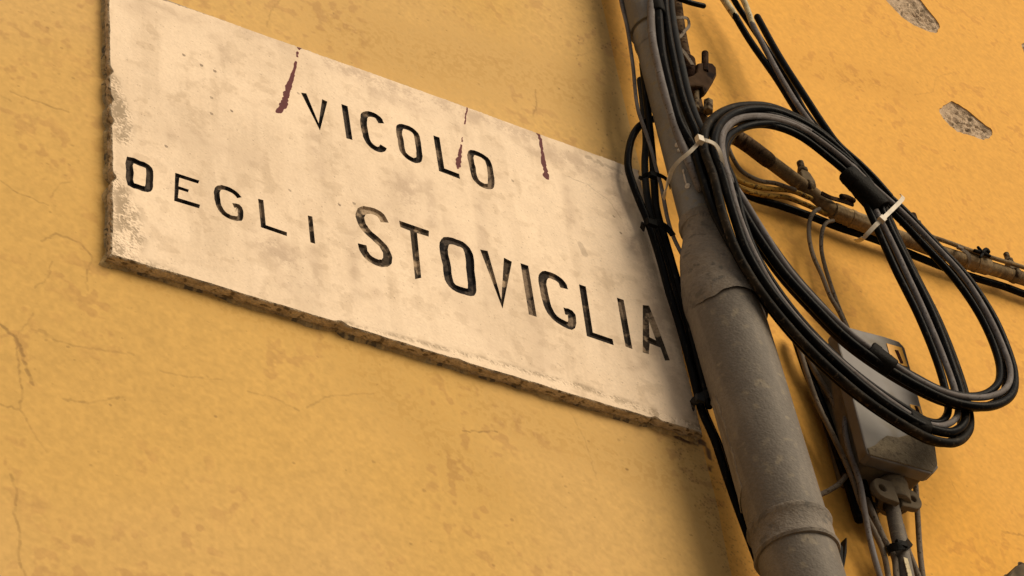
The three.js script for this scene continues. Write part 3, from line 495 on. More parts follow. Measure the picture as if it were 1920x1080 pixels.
// ---------- cables and fittings ----------
function cable(name, label, pts, r, m, group, wob) { const at = pts[pts.length - 1]; const o = mesh(name, shift(cableGeo(pts, r, false, wob), at), m); o.position.set(...at); tag(o, label, 'cable', group); return o; }
cable('thin_cable', 'thin pale grey cable hanging against the left side of the downpipe', [[.4287,4.429,.05],[.4226,4.372,.05],[.4223,4.3038,.05],[.4156,4.2079,.05],[.4067,4.1276,.05],[.4058,4.0973,.05],[.41,4.0592,.05],[.4135,4.0178,.05],[.414,3.9815,.05],[.4157,3.9473,.05],[.4141,3.9013,.05],[.4135,3.8705,.05],[.4164,3.8395,.05],[.4224,3.8154,.05],[.4308,3.7904,.05],[.4403,3.7496,.05]], 0.0029, M.grey);
cable('thick_cable', 'black cable bowed out in a loop over the top corner of the marble sign', [[.4913,4.1549,.03],[.4615,4.1284,.035],[.4371,4.1081,.04],[.4197,4.0944,.035],[.3982,4.0596,.035],[.3834,4.0192,.035],[.3752,3.979,.035],[.3773,3.9452,.035],[.3823,3.913,.035],[.3883,3.8817,.035],[.3925,3.8468,.035],[.3962,3.8007,.035],[.3987,3.7406,.035],[.4025,3.6976,.035],[.4051,3.6588,.035],[.4072,3.6012,.035],[.4081,3.5559,.035],[.4105,3.5284,.033],[.419,3.4792,.035],[.4247,3.4245,.035],[.4352,3.3816,.03],[.4477,3.2959,.03]], 0.0056, M.black);
cable('thick_cable', 'dark slate cable between the black loop and the downpipe', [[.4435,4.2141,.028],[.4373,4.1496,.028],[.4274,4.0708,.028],[.4153,4.0165,.028],[.4076,3.9653,.028],[.4042,3.9182,.028],[.4068,3.8886,.028],[.4088,3.8516,.028],[.4113,3.7996,.028],[.4143,3.7428,.028],[.4168,3.6891,.028],[.4188,3.6307,.028],[.4179,3.5679,.028],[.4195,3.5309,.028],[.4303,3.4821,.028],[.4385,3.4236,.028]], 0.0052, M.slate);
cable('thick_cable', 'black cable strapped along the left edge of the downpipe', [[.4436,4.2367,.042],[.43,4.1075,.042],[.4188,4.0087,.042],[.411,3.9531,.042],[.4045,3.9048,.042],[.4049,3.8691,.042],[.407,3.8431,.042],[.4102,3.7863,.042],[.413,3.7338,.042],[.4149,3.6782,.042],[.4161,3.6081,.042],[.4173,3.5327,.042]], 0.0056, M.black);
function tie(name, label, strap, w, t, out, head, hs, m) {
  const at = head.toArray ? head.toArray() : head, o = thing(name, label, 'cable tie', at);
  mesh('strap', shift(strapGeo(strap, w, t, out), at), m, o);
  const h = plateGeo([[-hs[0] / 2, -hs[1] / 2], [hs[0] / 2, -hs[1] / 2], [hs[0] / 2, hs[1] / 2], [-hs[0] / 2, hs[1] / 2]], -hs[2] / 2, hs[2], 0.0008); h.rotateZ(hs[3] || 0); mesh('head', h, m, o);
  return o;
}
const OUT = new THREE.Vector3(-0.25, -0.35, 0.9).normalize();
tie('black_cable_tie', 'black cable tie gathering the cables at the top corner of the marble sign', [[.406,3.9837,.02],[.3864,3.9523,.05],[.396,3.9532,.058],[.4159,3.9605,.055],[.4367,3.9671,.045],[.45,3.9752,.03]], 0.006, 0.0016, OUT, [[.3954,3.9485,.059]][0], [0.011, 0.009, 0.007], M.tape);
tie('black_cable_tie', 'black cable tie with its tail pointing at the downpipe below the cable loop', [[.389,3.8724,.02],[.3745,3.8557,.046],[.3808,3.8521,.056],[.3923,3.8486,.058],[.4038,3.8457,.056],[.409,3.8332,.058]], 0.0085, 0.002, OUT, [[.3761,3.8449,.057]][0], [0.016, 0.012, 0.006], M.tape);
tie('black_cable_tie', 'black cable tie round two cables beside the last letter of the sign', [[.407,3.5434,.02],[.3933,3.5319,.042],[.3976,3.5333,.05],[.411,3.5445,.05],[.4331,3.5684,.035]], 0.011, 0.0016, OUT, [[.3963,3.531,.05]][0], [0.012, 0.011, 0.005], M.slate);

cable('thick_cable', 'pale grey cable taped to the right edge of the upper downpipe', [[.4638,4.4183,.099],[.4392,4.3239,.1],[.4248,4.2599,.102],[.4153,4.2001,.105],[.412,4.1446,.107],[.4088,4.0894,.11],[.4079,4.0376,.113],[.4114,3.9841,.114],[.4173,3.9352,.115],[.4282,3.8846,.113]], 0.0060, M.grey);
cable('thick_cable', 'black cable running down beside the pale grey cable on the downpipe', [[.4745,4.4206,.102],[.4495,4.326,.103],[.4381,4.2635,.105],[.424,4.1742,.109],[.4184,4.0908,.113],[.4152,4.0162,.118],[.4191,3.9873,.12],[.426,3.9601,.122],[.4248,3.9231,.126],[.4221,3.8838,.13],[.4188,3.8281,.136],[.4225,3.7837,.14],[.439,3.7247,.142]], 0.0066, M.black);
cable('thick_cable', 'black cable in the middle of the bunch above the white cable tie', [[.4878,4.4303,.1],[.4648,4.3364,.101],[.453,4.248,.103],[.4448,4.1609,.107],[.4401,4.0797,.111],[.4417,4.0328,.114],[.4435,4.0017,.117],[.4419,3.9638,.12],[.4383,3.9245,.124],[.4345,3.8784,.13],[.434,3.824,.136]], 0.0066, M.black);
cable('thick_cable', 'slate grey cable on the outer side of the bunch above the white cable tie', [[.5072,4.4504,.092],[.4859,4.3579,.092],[.4758,4.2787,.094],[.4678,4.1883,.098],[.4643,4.1113,.1],[.4657,4.0599,.102],[.4687,4.0313,.104],[.4683,3.9956,.106],[.4603,3.9463,.112],[.455,3.8937,.118]], 0.0064, M.slate);
tag(mesh('electrical_tape', turnedGeo([[.4469,4.3228,.1]][0], [[.4427,4.282,.102]][0], [[-.001, 0.0005], [0, 0.009], [0.002, 0.0115], [0.03, 0.012], [0.032, 0.009], [0.033, 0.0005]], 24), M.tape), 'dark tape wrapped round the cables at the top of the downpipe', 'tape');

// vertical and horizontal steel conduit with its elbow
{
  const con = thing('conduit', 'dusty brown conduit pipe bending from the downpipe along the right of the wall', 'conduit');
  const p = [[.5715,4.5584,.03],[.5598,4.468,.03],[.5508,4.382,.03],[.5467,4.3011,.03],[.5457,4.2179,.03],[.5476,4.1672,.032],[.5691,4.1482,.034],[.6132,4.1544,.03],[.6542,4.1353,.03],[.699,4.1105,.03],[.74,4.0865,.03],[.7696,4.0658,.03],[.8134,4.0595,.03],[.8508,4.0585,.03],[.9143,4.0588,.03],[.9789,4.0591,.03],[1.0379,4.0627,.03],[1.1025,4.067,.03],[1.1716,4.0716,.03],[1.3271,4.0849,.03]];
  const c = curve(p), pts = c.getSpacedPoints(200).map(v => v.toArray());
  const cut = pts.findIndex(q => q[0] > [[.5944,4.1502,.034]][0][0]);
  mesh('riser', cableGeo(pts.slice(0, cut + 1), 0.0092), M.tanDark, con);
  mesh('horizontal_run', cableGeo(pts.slice(cut), 0.0112), M.tan, con);
  mesh('elbow', cableGeo([[.5775,4.1519,.033],[.5963,4.1558,.033],[.6244,4.1467,.033],[.6601,4.1264,.033]], 0.0125), M.tanDark, con);
  for (const [a, b] of [[[[.7708,4.0628,.03]][0], [[.8384,4.0593,.03]][0]], [[[1.0304,4.0632,.03]][0], [[1.0821,4.0661,.03]][0]]]) { const l = V(a).distanceTo(V(b)); mesh('coupling', turnedGeo(a, b, [[0, 0.010], [0, 0.0130], [0.003, 0.0140], [l * 0.45, 0.0136], [l * 0.46, 0.0146], [l * 0.54, 0.0146], [l * 0.55, 0.0136], [l - 0.003, 0.0140], [l, 0.0130], [l, 0.010]], 28, (an, s) => 0.0005 * Math.sin(an * 3 + s * 90), true), M.tan, con); }
}
cable('thin_cable', 'tan cable lying on top of the brown conduit toward the right', [[.9144,4.0949,.03],[.9489,4.0699,.045],[.9926,4.0711,.045],[1.0309,4.0712,.045],[1.0814,4.0737,.045],[1.1564,4.0798,.045],[1.3168,4.092,.045]], 0.0036, M.tan);
cable('thick_cable', 'black cable running along the wall underneath the brown conduit', [[.5624,4.074,.02],[.5919,4.0552,.014],[.6266,4.0468,.014],[.6795,4.0509,.014],[.7357,4.0524,.014],[.7896,4.0504,.014],[.8381,4.0529,.014],[.8825,4.0535,.014],[.9461,4.0486,.014],[1.0093,4.0467,.014],[1.0741,4.0498,.014],[1.1246,4.0542,.014],[1.1674,4.0541,.014],[1.3331,4.0647,.014]], 0.0062, M.black);
cable('thin_cable', 'yellow cable sagging under the conduit elbow, upper of the two', [[.5582,4.0859,.03],[.5742,4.0646,.03],[.5864,4.0536,.03],[.6166,4.0516,.03],[.6603,4.0636,.03],[.6954,4.0754,.03],[.7307,4.0741,.03]], 0.0040, M.yellow);
cable('thin_cable', 'yellow cable sagging lowest under the conduit elbow', [[.5565,4.0816,.024],[.5777,4.0533,.024],[.5981,4.0435,.024],[.6396,4.0475,.024],[.6854,4.0626,.024],[.7239,4.0627,.024],[.7614,4.0574,.024]], 0.0040, M.yellow);
cable('thin_cable', 'dusty grey cable curving between the conduit elbow and the yellow cables', [[.5792,4.1326,.036],[.5855,4.0898,.036],[.5958,4.0695,.036],[.6248,4.0623,.036],[.6597,4.0705,.036],[.6953,4.0719,.036]], 0.0034, M.greyWarm);
const LOOPG = 'thin cable loops hanging from the conduit';
cable('thin_cable', 'thin warm grey cable loop under the conduit, next to the yellow cables', [[.7422,4.0553,.03],[.7301,4.0442,.03],[.7159,4.0206,.03],[.7034,3.9796,.03],[.7002,3.9362,.03],[.7062,3.8984,.03],[.7108,3.8563,.03],[.7188,3.8312,.03],[.7414,3.7863,.02]], 0.0034, M.greyWarm, LOOPG);
cable('thin_cable', 'thin warm grey cable loop under the conduit coupling beside the tied black cables', [[.7689,4.0445,.026],[.7566,4.0369,.026],[.7422,4.0168,.026],[.7259,3.9663,.026],[.7224,3.9264,.026],[.7231,3.8877,.026],[.7259,3.8428,.026],[.7403,3.7966,.02]], 0.0032, M.greyWarm, LOOPG);

function clamp3(name, label, c, s, m, down = 0.012, boltMat = m) { // saddle round the conduit, ear above it, screw standing in the ear
  const at = P2(c, 0), o = thing(name, label, 'pipe clamp', at, 'conduit clamps');
  mesh('saddle', turnedGeo([-0.006 * s, 0, 0], [0.006 * s, -0.002, 0], [[0, 0.0100], [0, 0.0122], [0.002, 0.0130], [0.010 * s, 0.0130], [0.012 * s, 0.0122], [0.012 * s, 0.0100]], 24), m, o);
  mesh('ear', plateGeo([[-0.011, 0.004], [0.013, 0.001], [0.0145, 0.016], [0.009, 0.031], [0.003, 0.037], [-0.006, 0.036], [-0.0115, 0.026]].map(q => [q[0] * s, q[1] * s]), -0.006, 0.012, 0.002), m, o);
  mesh('nut', turnedGeo([-0.001 * s, 0.034 * s, 0], [-0.001 * s, 0.05 * s, 0], [[0, 0.0005], [0, 0.0088 * s], [0.007 * s, 0.0086 * s], [0.009 * s, 0.0065 * s], [0.0095 * s, 0.0005]], 6), m, o);
  mesh('screw', cylGeo([-0.001 * s, 0.030 * s, 0], [-0.001 * s, 0.058 * s, 0], 0.0056 * s), boltMat, o);
  mesh('wall_stud', cylGeo([0, 0, -0.008], [0, 0, -at[2] - 0.002], 0.004), m, o);
  return o;
}
function P2(c) { return c[0]; }
clamp3('conduit_clamp', 'brown conduit clamp with a pale screw tip, first one past the conduit elbow', [[.7307,4.097,.031]], 1.0, M.zinc);
clamp3('conduit_clamp', 'conduit clamp with a rusty screw standing behind the tied black cables', [[.9465,4.0616,.031]], 1.15, M.zinc, 0, M.rust);
clamp3('conduit_clamp', 'conduit clamp with a round screw head past the coil of cables', [[1.1384,4.0696,.031]], 0.85, M.zinc);
{ // big rusty clamp on the riser
  const o = clamp3('conduit_clamp', 'big rusty clamp with a dark bolt on the conduit beside the downpipe', [[.5461,4.2395,.03]], 1.0, M.rust, 0, M.rust);
  const b = [[.5562,4.2459,.05]][0], at = o.position.toArray(), L = p => [p[0] - at[0], p[1] - at[1], p[2] - at[2]];
  mesh('jaw', plateGeo([[.5487,4.2808,.045],[.5655,4.293,.045],[.5805,4.2966,.045],[.586,4.289,.045],[.5828,4.2694,.045],[.5706,4.2456,.045],[.5529,4.2144,.045],[.5453,4.207,.045],[.5458,4.2235,.045],[.5319,4.2192,.045],[.5159,4.2089,.045],[.5177,4.2324,.045],[.5333,4.2451,.045],[.5428,4.2574,.045]].map(p => L(p)), L(b)[2] - 0.012, 0.014, 0.003), M.rust, o);
  mesh('sleeve', turnedGeo(L([[.5448,4.3083,.032]][0]), L([[.543,4.2308,.032]][0]), [[0, 0.009], [0, 0.0125], [0.004, 0.0145], [0.02, 0.0135], [0.034, 0.0145], [0.05, 0.0135], [0.056, 0.0115], [0.056, 0.009]], 20), M.rust, o);
  mesh('bolt', cylGeo(L([[.5607,4.2672,.05]][0]), L([[.5717,4.3192,.05]][0]), 0.0056), M.rust, o);
  mesh('back_bolt', cylGeo(L([[.5323,4.1762,.04]][0]), L([[.5438,4.2316,.04]][0]), 0.0045), M.zinc, o);
  mesh('lower_nut', cylGeo(L([[.5452,4.1658,.05]][0]), L([[.551,4.1933,.05]][0]), 0.008, 6), M.zinc, o);
}
tie('wire_tie', 'loose grey strap looped round the conduit at the top of the downpipe', [[.516,4.3762,.05],[.5331,4.3809,.055],[.5544,4.3936,.05],[.5586,4.388,.045],[.5428,4.3605,.048],[.5194,4.3282,.052],[.5098,4.3304,.055],[.5085,4.3485,.05]], 0.005, 0.0014, new THREE.Vector3(0, -0.4, 1), [[.5182,4.3322,.055]][0], [0.006, 0.006, 0.004], M.greyWarm);
tag(mesh('cable_stub', cableGeo([[.5435,4.442,.05],[.5623,4.4425,.05],[.5774,4.445,.05],[.5962,4.4495,.05]], 0.0045), M.black), 'short black stub sticking out beside the conduit above the rusty clamp', 'cable');
tag(mesh('twisted_strap', strapGeo([[.505,4.3205,.05],[.5145,4.3071,.05],[.525,4.2995,.05],[.5338,4.2833,.05],[.5376,4.2724,.05]], 0.007, 0.002, new THREE.Vector3(0, -0.3, 1)), M.greyWarm), 'grey strap hanging crosswise on the conduit above the rusty clamp', 'strap');
tie('black_cable_tie', 'dark knotted wire on the conduit beyond the coil of cables', [[1.0218,4.0911,.03],[1.0065,4.059,.05],[1.0132,4.0442,.056],[1.0183,4.0352,.05],[1.029,4.0388,.03]], 0.006, 0.0016, OUT, [[1.0044,4.0575,.052]][0], [0.012, 0.006, 0.005], M.greyWarm);
tag(mesh('wire_knot', merge([cableGeo([[1.04,4.0679,.05],[1.056,4.0696,.05],[1.0698,4.068,.05]], 0.003), cableGeo([[1.0479,4.0765,.052],[1.0534,4.0667,.052],[1.0446,4.0535,.052]], 0.0025), cableGeo([[1.0534,4.0667,.052],[1.0665,4.0793,.052],[1.0685,4.0753,.052]], 0.0035)]), M.tape), 'dark twist of wire sitting on the conduit past the coil of cables', 'wire');
tag(mesh('strap_remnant', merge([strapGeo([[.7396,4.0743,.046],[.7553,4.0716,.046],[.7807,4.0742,.046],[.8016,4.0749,.046]], 0.006, 0.003, OUT), cableGeo([[.7771,4.0796,.05],[.7881,4.082,.05],[.8,4.0799,.05]], 0.0042)]), M.rust), 'rusty strap end stuck on the conduit left of the black tape', 'strap');

// three cables coming down from above into the coil
cable('thick_cable', 'black cable with an ivory sleeve, left of the three slanting into the coil', [[.6593,4.4622,.05],[.6726,4.3955,.055],[.6901,4.2955,.07],[.6975,4.2042,.085],[.716,4.1457,.09],[.7456,4.0971,.095],[.7662,4.0476,.1]], 0.0056, M.black);
cable('ivory_sleeve', 'ivory sleeve on the slanting black cable at the top', [[.6377,4.5488,.045],[.6498,4.4966,.047],[.6612,4.4563,.05]], 0.0062, M.ivory);
cable('thick_cable', 'black cable showing between the two pale sleeves at the top', [[.6702,4.558,.04],[.6825,4.5108,.04],[.6958,4.4788,.04],[.7124,4.3956,.05],[.7278,4.3129,.06],[.7323,4.2338,.07],[.7493,4.1663,.08]], 0.0050, M.black);
cable('thick_cable', 'grey cable in the middle of the three slanting into the coil', [[.6835,4.4389,.06],[.6876,4.3789,.066],[.6916,4.2791,.08],[.6958,4.1919,.096],[.706,4.1464,.104],[.7381,4.1048,.108],[.7718,4.06,.108]], 0.0046, M.grey);
cable('ivory_sleeve', 'dirty ivory sleeve with a wire twist on the slanting grey cable', [[.6755,4.5636,.05],[.6852,4.5065,.055],[.684,4.4365,.06]], 0.0050, M.ivory);
cable('thick_cable', 'black cable on the outer side of the three slanting into the coil', [[.7055,4.4726,.055],[.7118,4.3588,.07],[.7194,4.2436,.09],[.7303,4.1693,.1],[.7394,4.1212,.108],[.7681,4.0866,.112],[.7902,4.063,.112],[.8131,4.037,.11]], 0.0058, M.black);

// the coil: two groups of turns
{
  const coil = thing('cable_coil', 'big loose coil of black and grey cables tied to the downpipe', 'cable coil', [[.4507,3.8922,.14]][0]);
  const at = coil.position.toArray();
  const inner = [[.4414,3.8777,.145],[.4447,3.9359,.14],[.4638,3.9962,.135],[.5082,4.0597,.125],[.5658,4.105,.118],[.6257,4.1311,.112],[.6986,4.1291,.108],[.7527,4.0939,.105],[.7802,4.0498,.104],[.7872,3.9885,.104],[.7936,3.9321,.106],[.8004,3.8644,.11],[.8084,3.7766,.115],[.8085,3.6809,.12],[.8005,3.6088,.125],[.7821,3.5555,.13],[.7452,3.52,.135],[.7115,3.5082,.138],[.6782,3.5086,.14],[.6157,3.5307,.142],[.5604,3.5636,.145],[.5084,3.6093,.148],[.4681,3.6657,.15],[.4467,3.7245,.15],[.4373,3.793,.15]];
  const outer = [[.4592,3.8849,.14],[.4619,3.9488,.135],[.4832,4.0091,.13],[.534,4.0715,.122],[.5984,4.109,.115],[.6644,4.1197,.11],[.7297,4.0926,.108],[.7817,4.0513,.108],[.8272,4.0079,.11],[.8638,3.9525,.114],[.8981,3.8908,.12],[.9166,3.8189,.126],[.919,3.7451,.132],[.9068,3.6837,.138],[.8743,3.6327,.144],[.8164,3.5915,.148],[.7508,3.5749,.15],[.6978,3.5834,.15],[.644,3.603,.15],[.5923,3.6291,.15],[.5492,3.6703,.15],[.5125,3.7205,.15],[.4849,3.7815,.15],[.4682,3.8428,.145]];
  const side = (path, d, dz, wobble) => { // a neighbouring turn, offset in the plane of the wall
    const n = path.length, c = path.reduce((s, p) => [s[0] + p[0] / n, s[1] + p[1] / n], [0, 0]);
    return path.map((p, i) => { const a = path[(i + n - 1) % n], b = path[(i + 1) % n]; let nx = -(b[1] - a[1]), ny = b[0] - a[0]; const l = Math.hypot(nx, ny); nx /= l; ny /= l; if ((p[0] - c[0]) * nx + (p[1] - c[1]) * ny < 0) { nx = -nx; ny = -ny; } const k = d + wobble * Math.sin(i * 1.7 + d * 900); return [p[0] + nx * k, p[1] + ny * k, p[2] + dz + wobble * 0.6 * Math.cos(i * 1.3)]; });
  };
  const turn = (path, d, dz, r, m, wob = 0.0016, name = 'black_turn') => mesh(name, shift(cableGeo(side(path, d, dz, wob), r, true), at), m, coil);
  turn(inner, 0.0135, -0.001, 0.0064, M.dusty); turn(inner, 0.0005, 0.004, 0.0066, M.black); turn(inner, -0.022, -0.002, 0.0056, M.black, 0.002); turn(inner, -0.0105, 0.003, 0.0046, M.grey, 0.0012, 'grey_turn'); turn(inner, 0.006, -0.010, 0.0058, M.black, 0.002);
  turn(outer, 0.009, 0.0, 0.0066, M.black); turn(outer, -0.0025, 0.003, 0.0045, M.grey, 0.001, 'grey_turn'); turn(outer, -0.013, -0.004, 0.0056, M.black, 0.002); turn(outer, 0.002, -0.011, 0.0058, M.dusty);
  const wrap = (a, b, r, rz) => { const l = V(a).distanceTo(V(b)), g = turnedGeo([0, 0, 0], [0, l, 0], [[0, 0.001], [0, r * 0.86], [0.002, r * 0.97], [l * 0.3, r], [l * 0.34, r * 0.96], [l * 0.66, r * 0.97], [l * 0.7, r], [l - 0.002, r * 0.96], [l, r * 0.85], [l, 0.001]], 28, (an, s) => r * (0.05 * Math.sin(an * 3 + s * 60) + 0.16 * (fbm(an / 6.283, s * 4, 6, 12, 3, 48) - 0.5)) + 0.0005 * (((s + an * 0.0022) * 130) % 1)); g.scale(1, 1, rz); const m = new THREE.Matrix4(), D = V(b).sub(V(a)).normalize(), Z = new THREE.Vector3(0, 0, 1), X = D.clone().cross(Z).normalize(); m.makeBasis(X, D, X.clone().cross(D)); g.applyMatrix4(m); g.translate(...a); mesh('tape_wrap', shift(g, at), M.tape, coil); };
  wrap([[.625,3.6174,.148]][0], [[.6583,3.5926,.15]][0], 0.0165, 0.8); wrap([[.6685,3.5163,.138]][0], [[.7019,3.5104,.136]][0], 0.0165, 0.8); wrap([[.7395,4.0631,.106]][0], [[.7619,4.0365,.107]][0], 0.0195, 0.75); wrap([[.7564,4.0459,.107]][0], [[.7886,4.0013,.107]][0], 0.0215, 0.75);
}
tie('white_cable_tie', 'white cable tie strapping the coil to the downpipe', [[.4054,3.9043,.06],[.3896,3.8885,.085],[.3789,3.8831,.108],[.3748,3.8874,.125],[.3792,3.8939,.138],[.388,3.9012,.15],[.4002,3.9164,.158],[.4053,3.9236,.162],[.4142,3.9235,.165],[.4292,3.9225,.164],[.4377,3.9116,.16],[.4461,3.9022,.15],[.4537,3.8984,.135]], 0.0056, 0.0016, OUT, [[.4026,3.9224,.163]][0], [0.010, 0.012, 0.009], M.nylon);
tie('white_cable_tie', 'white cable tie round the black cables where they cross the conduit', [[.7768,3.9809,.05],[.7469,3.9381,.085],[.7298,3.9136,.112],[.7407,3.9263,.126],[.7555,3.9425,.131],[.7837,3.9749,.13],[.8134,4.01,.126],[.848,4.0547,.105],[.8764,4.096,.08]], 0.0066, 0.0016, OUT, [[.7531,3.9396,.133]][0], [0.011, 0.011, 0.007, -0.7], M.nylon);

// ---------- junction box with gland, clamp and the conduit below ----------
{
  const at = [[.7823,3.5732,0]][0];
  const box = thing('junction_box', 'grey plastic junction box with dirty lower lid behind the cable coil', 'junction box', at);
  const lid = [[.6512,3.7241],[.6606,3.7379],[.6736,3.7438],[.7484,3.751],[.7737,3.751],[.7816,3.7413],[.7721,3.5231],[.7726,3.5157],[.761,3.5026],[.7531,3.4982],[.6504,3.4941],[.6445,3.4987]];
  const L = pl => pl.map(p => [p[0] - at[0], p[1] - at[1]]);
  const cx = L(lid).reduce((s, p) => [s[0] + p[0] / lid.length, s[1] + p[1] / lid.length], [0, 0]);
  const inset = (pl, k) => pl.map(p => [cx[0] + (p[0] - cx[0]) * k, cx[1] + (p[1] - cx[1]) * (1 - (1 - k) * 0.5)]);
  mesh('body', plateGeo(inset(L(lid), 0.93), 0.001, 0.055, 0.002), M.fitting, box);
  const lidM = mesh('lid', plateGeo(inset(L(lid), 1), 0.0555, 0.0195, 0.0025), M.boxLid, box);
  const dirt = L([[.6493,3.498],[.6483,3.507],[.664,3.5178],[.6771,3.5315],[.6917,3.5439],[.7109,3.5465],[.7344,3.5601],[.7599,3.5666],[.7789,3.5671],[.7698,3.5201],[.7569,3.5028]]);
  { const s = new THREE.Shape(dirt.map(p => new THREE.Vector2(...p))); const g = new THREE.ExtrudeGeometry(s, { depth: 0.0006, bevelEnabled: true, bevelSize: 0.0012, bevelThickness: 0.0006, bevelSegments: 1 }); const uv = g.attributes.uv, po = g.attributes.position; for (let i = 0; i < uv.count; i++) uv.setXY(i, po.getX(i) * 6, po.getY(i) * 6); g.translate(0, 0, 0.0752); mesh('dirt_crust', g, M.boxDirt, lidM); }
  const stick = (pl, z, m) => mesh('warning_sticker', plateGeo(L(pl), z, 0.0009, 0.0002), m, lidM);
  stick([[.7456,3.736],[.7733,3.7379],[.7739,3.7009],[.7443,3.6984]], 0.0752, M.sticker); stick([[.7575,3.7269],[.7636,3.7281],[.7662,3.7043],[.7608,3.7023]], 0.0762, M.stickerInk);
  stick([[.7545,3.6235],[.7719,3.6246],[.7728,3.5962],[.7533,3.5946]], 0.0752, M.sticker); stick([[.7616,3.622],[.7666,3.6227],[.768,3.6025],[.7627,3.6007]], 0.0762, M.stickerInk);
  // gland and pipe stub
  const gp = [...[[.7175,3.5359,.036]][0]], gq = [...[[.7125,3.4808,.036]][0]], loc = p => [p[0] - at[0], p[1] - at[1], p[2]], gl = V(gp).distanceTo(V(gq));
  mesh('gland', turnedGeo(loc(gp), loc(gq), [[0, 0.0005], [0, 0.028], [0.012, 0.0275], [0.024, 0.023], [0.030, 0.0205], [0.044, 0.0205], [0.046, 0.0185], [gl, 0.0185], [gl, 0.0005]], 32), M.fitting, box);
}
{
  const at = [[.7568,3.5191,0]][0], o = thing('pipe_bracket', 'grey two eared pipe bracket under the junction box', 'pipe bracket', at);
  const L = pl => pl.map(p => [p[0] - at[0], p[1] - at[1]]);
  const circ = (c, r, n = 18, sx = 1) => Array.from({ length: n }, (_, i) => [c[0] + Math.cos(i / n * 6.2832) * r * sx, c[1] + Math.sin(i / n * 6.2832) * r]);
  const e1 = L([[.6751,3.464]])[0], e2 = L([[.7336,3.4674]])[0];
  const ear = (c, dir) => [[c[0], c[1] + 0.017], ...Array.from({ length: 9 }, (_, i) => { const a = Math.PI / 2 + dir * Math.PI * (i + 0.5) / 9; return [c[0] + Math.cos(a) * 0.0145, c[1] + Math.sin(a) * 0.0165]; }), [c[0], c[1] - 0.017], [c[0] + dir * 0.024, c[1] - 0.019], [c[0] + dir * 0.024, c[1] + 0.017]];
  mesh('ear', plateGeo(ear(e1, 1), 0.046, 0.010, 0.002, [circ(e1, 0.006)]), M.fitting, o);
  mesh('ear', plateGeo(ear(e2, -1), 0.040, 0.010, 0.002, [circ(e2, 0.005)]), M.fitting, o);
  for (const [e, z, r] of [[e1, 0.046, 0.0058], [e2, 0.042, 0.0066]]) mesh('screw', cylGeo([e[0], e[1], -0.001], [e[0], e[1], z + (r > 0.006 ? 0.012 : 0.004)], r, 12), M.rust, o);
  const a = [[.7119,3.4946,.036]][0], b = [[.7086,3.4583,.036]][0], l = V(a).distanceTo(V(b)), loc = p => [p[0] - at[0], p[1] - at[1], p[2]];
  mesh('collar', turnedGeo(loc(a), loc(b), [[0, 0.0185], [0, 0.0225], [0.003, 0.0235], [l - 0.003, 0.0235], [l, 0.0225], [l, 0.016]], 32), M.fitting, o);
  mesh('back_plate', plateGeo(L([[.6817,3.4713],[.6997,3.4704],[.6979,3.4579],[.6814,3.4574]]), 0.001, 0.02, 0.002), M.fitting, o);
}
{
  const o = thing('conduit', 'grey conduit dropping from the junction box with a flaked pale patch', 'conduit');
  const p = [[.7079,3.484,.036],[.7026,3.441,.036],[.6989,3.4037,.036],[.6966,3.3719,.036],[.6921,3.327,.036],[.6859,3.2657,.036],[.6757,3.1648,.036]];
  mesh('tube', cableGeo(p, 0.0105), M.pipe, o); 
  const q = [[.6859,3.3562,.0462],[.69,3.3521,.0462],[.6901,3.3347,.0462],[.6875,3.3202,.0462],[.6809,3.3218,.0462]]; mesh('bare_patch', strapGeo([[.6885,3.3567,.0465],[.6884,3.3445,.0465],[.6877,3.3304,.0465],[.6864,3.3145,.0465]], 0.008, 0.0012, new THREE.Vector3(0.1, -0.2, 1)), M.ivory, o);
}
tie('black_cable_tie', 'black cable tie on the conduit below the junction box', [[.6874,3.3844,.02],[.667,3.3674,.045],[.6751,3.3674,.053],[.6945,3.3771,.05],[.7131,3.3951,.04]], 0.011, 0.002, OUT, [[.6832,3.374,.052]][0], [0.016, 0.009, 0.006], M.tape);
cable('thin_cable', 'warm grey cable on the left of the conduit below the junction box', [[.676,3.477,.02],[.666,3.4341,.034],[.6699,3.41,.034],[.6747,3.3865,.034],[.6809,3.3741,.034],[.6822,3.3604,.034],[.6767,3.3327,.034],[.6661,3.2701,.034]], 0.0045, M.greyWarm);
cable('thin_cable', 'warm grey cable on the right of the conduit below the junction box', [[.728,3.4423,.02],[.7163,3.4043,.03],[.7161,3.3855,.03],[.7189,3.365,.03],[.7204,3.3461,.03],[.7182,3.2869,.03]], 0.0042, M.greyWarm);
cable('thin_cable', 'straight thin cable coming out behind the right corner of the junction box', [[.7889,3.5905,.018],[.7838,3.5453,.018],[.7684,3.479,.018],[.7504,3.405,.018],[.7414,3.3579,.018],[.7332,3.2907,.018]], 0.0040, M.greyWarm);

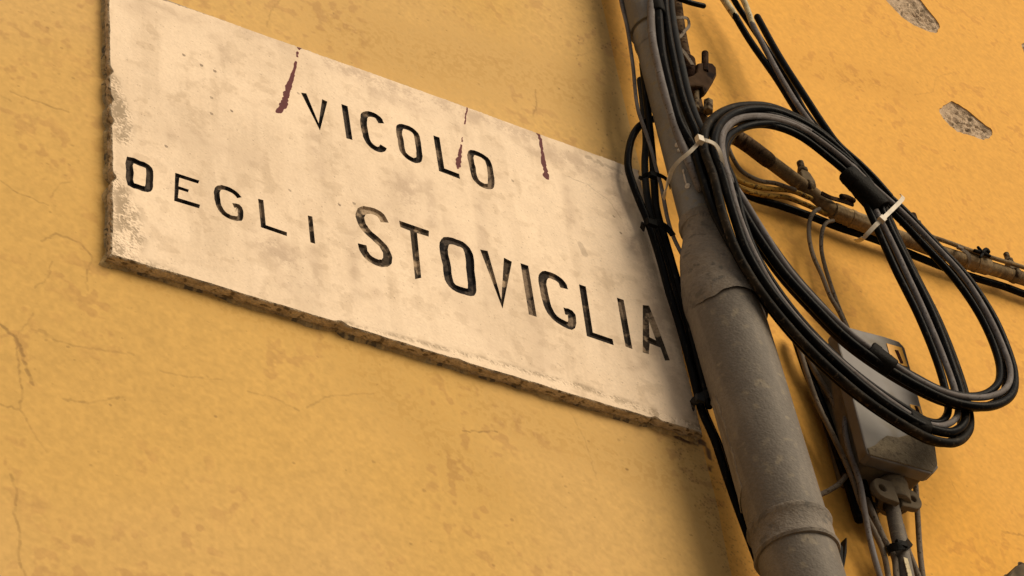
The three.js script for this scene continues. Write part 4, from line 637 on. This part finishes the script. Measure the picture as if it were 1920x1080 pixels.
// cables passing left of the box
cable('thin_cable', 'warm grey cable running down left of the junction box, outermost', [[.611,3.7771,.035],[.6135,3.7343,.035],[.6147,3.7091,.035],[.6159,3.6591,.035],[.6207,3.6066,.035],[.6302,3.5663,.035],[.6397,3.5238,.035],[.6463,3.4821,.035],[.6481,3.4496,.035],[.6524,3.4201,.035],[.6592,3.3971,.035],[.6636,3.3754,.035],[.6638,3.3544,.035],[.6569,3.3007,.035]], 0.0040, M.greyWarm);
cable('thin_cable', 'warm grey cable running down left of the junction box, second one', [[.6223,3.7627,.03],[.6301,3.7191,.03],[.6383,3.6784,.03],[.653,3.6386,.03],[.6592,3.5994,.03],[.66,3.5581,.03],[.6628,3.5117,.03],[.6609,3.4693,.03]], 0.0040, M.greyWarm);
cable('thin_cable', 'grey cable bowed against the side of the junction box', [[.6792,3.6284,.045],[.6636,3.6053,.045],[.6488,3.5712,.045],[.6442,3.5344,.045],[.6447,3.5129,.045],[.6468,3.4718,.045],[.6421,3.4294,.045],[.637,3.3858,.045],[.6349,3.3415,.045],[.6351,3.3089,.045],[.632,3.2533,.045]], 0.0042, M.grey);
cable('thick_cable', 'black cable against the wall behind the grey cables at the box', [[.6309,3.7628,.018],[.6351,3.6974,.018],[.6439,3.6304,.018],[.6486,3.5783,.018],[.6516,3.5315,.018],[.6546,3.4792,.018],[.6555,3.4338,.018]], 0.0075, M.black);
cable('thick_cable', 'black cable squeezed between the junction box and the grey cables', [[.6664,3.7586,.02],[.6657,3.6762,.02],[.6707,3.6183,.02],[.6746,3.5709,.02],[.6763,3.5238,.02],[.676,3.477,.02],[.6783,3.4274,.02]], 0.0085, M.black);
cable('thin_cable', 'short brown cable curling out from behind the downpipe toward the box', [[.5507,3.4271,.025],[.578,3.4419,.025],[.6046,3.4592,.025],[.631,3.4813,.025],[.6454,3.4979,.025]], 0.0038, M.greyWarm);

{ // bracket end at the lower right
  const at = [[.9418,3.427,0]][0], o = thing('pipe_bracket', 'brown bracket end with a screw hole low on the right of the wall', 'pipe bracket', at);
  const L = pl => pl.map(p => [p[0] - at[0], p[1] - at[1]]);
  const c = L([[.9266,3.4216]])[0];
  mesh('ear', plateGeo(L([[.8863,3.3911],[.9017,3.4081],[.9159,3.4213],[.9281,3.4285],[.9417,3.4287],[.9409,3.4101],[.9236,3.378],[.8728,3.3684]]), 0.001, 0.03, 0.003, [Array.from({ length: 12 }, (_, i) => [c[0] + Math.cos(i / 12 * 6.2832) * 0.006, c[1] + Math.sin(i / 12 * 6.2832) * 0.005])]), M.zinc, o);
}

renderer.render(scene, camera);
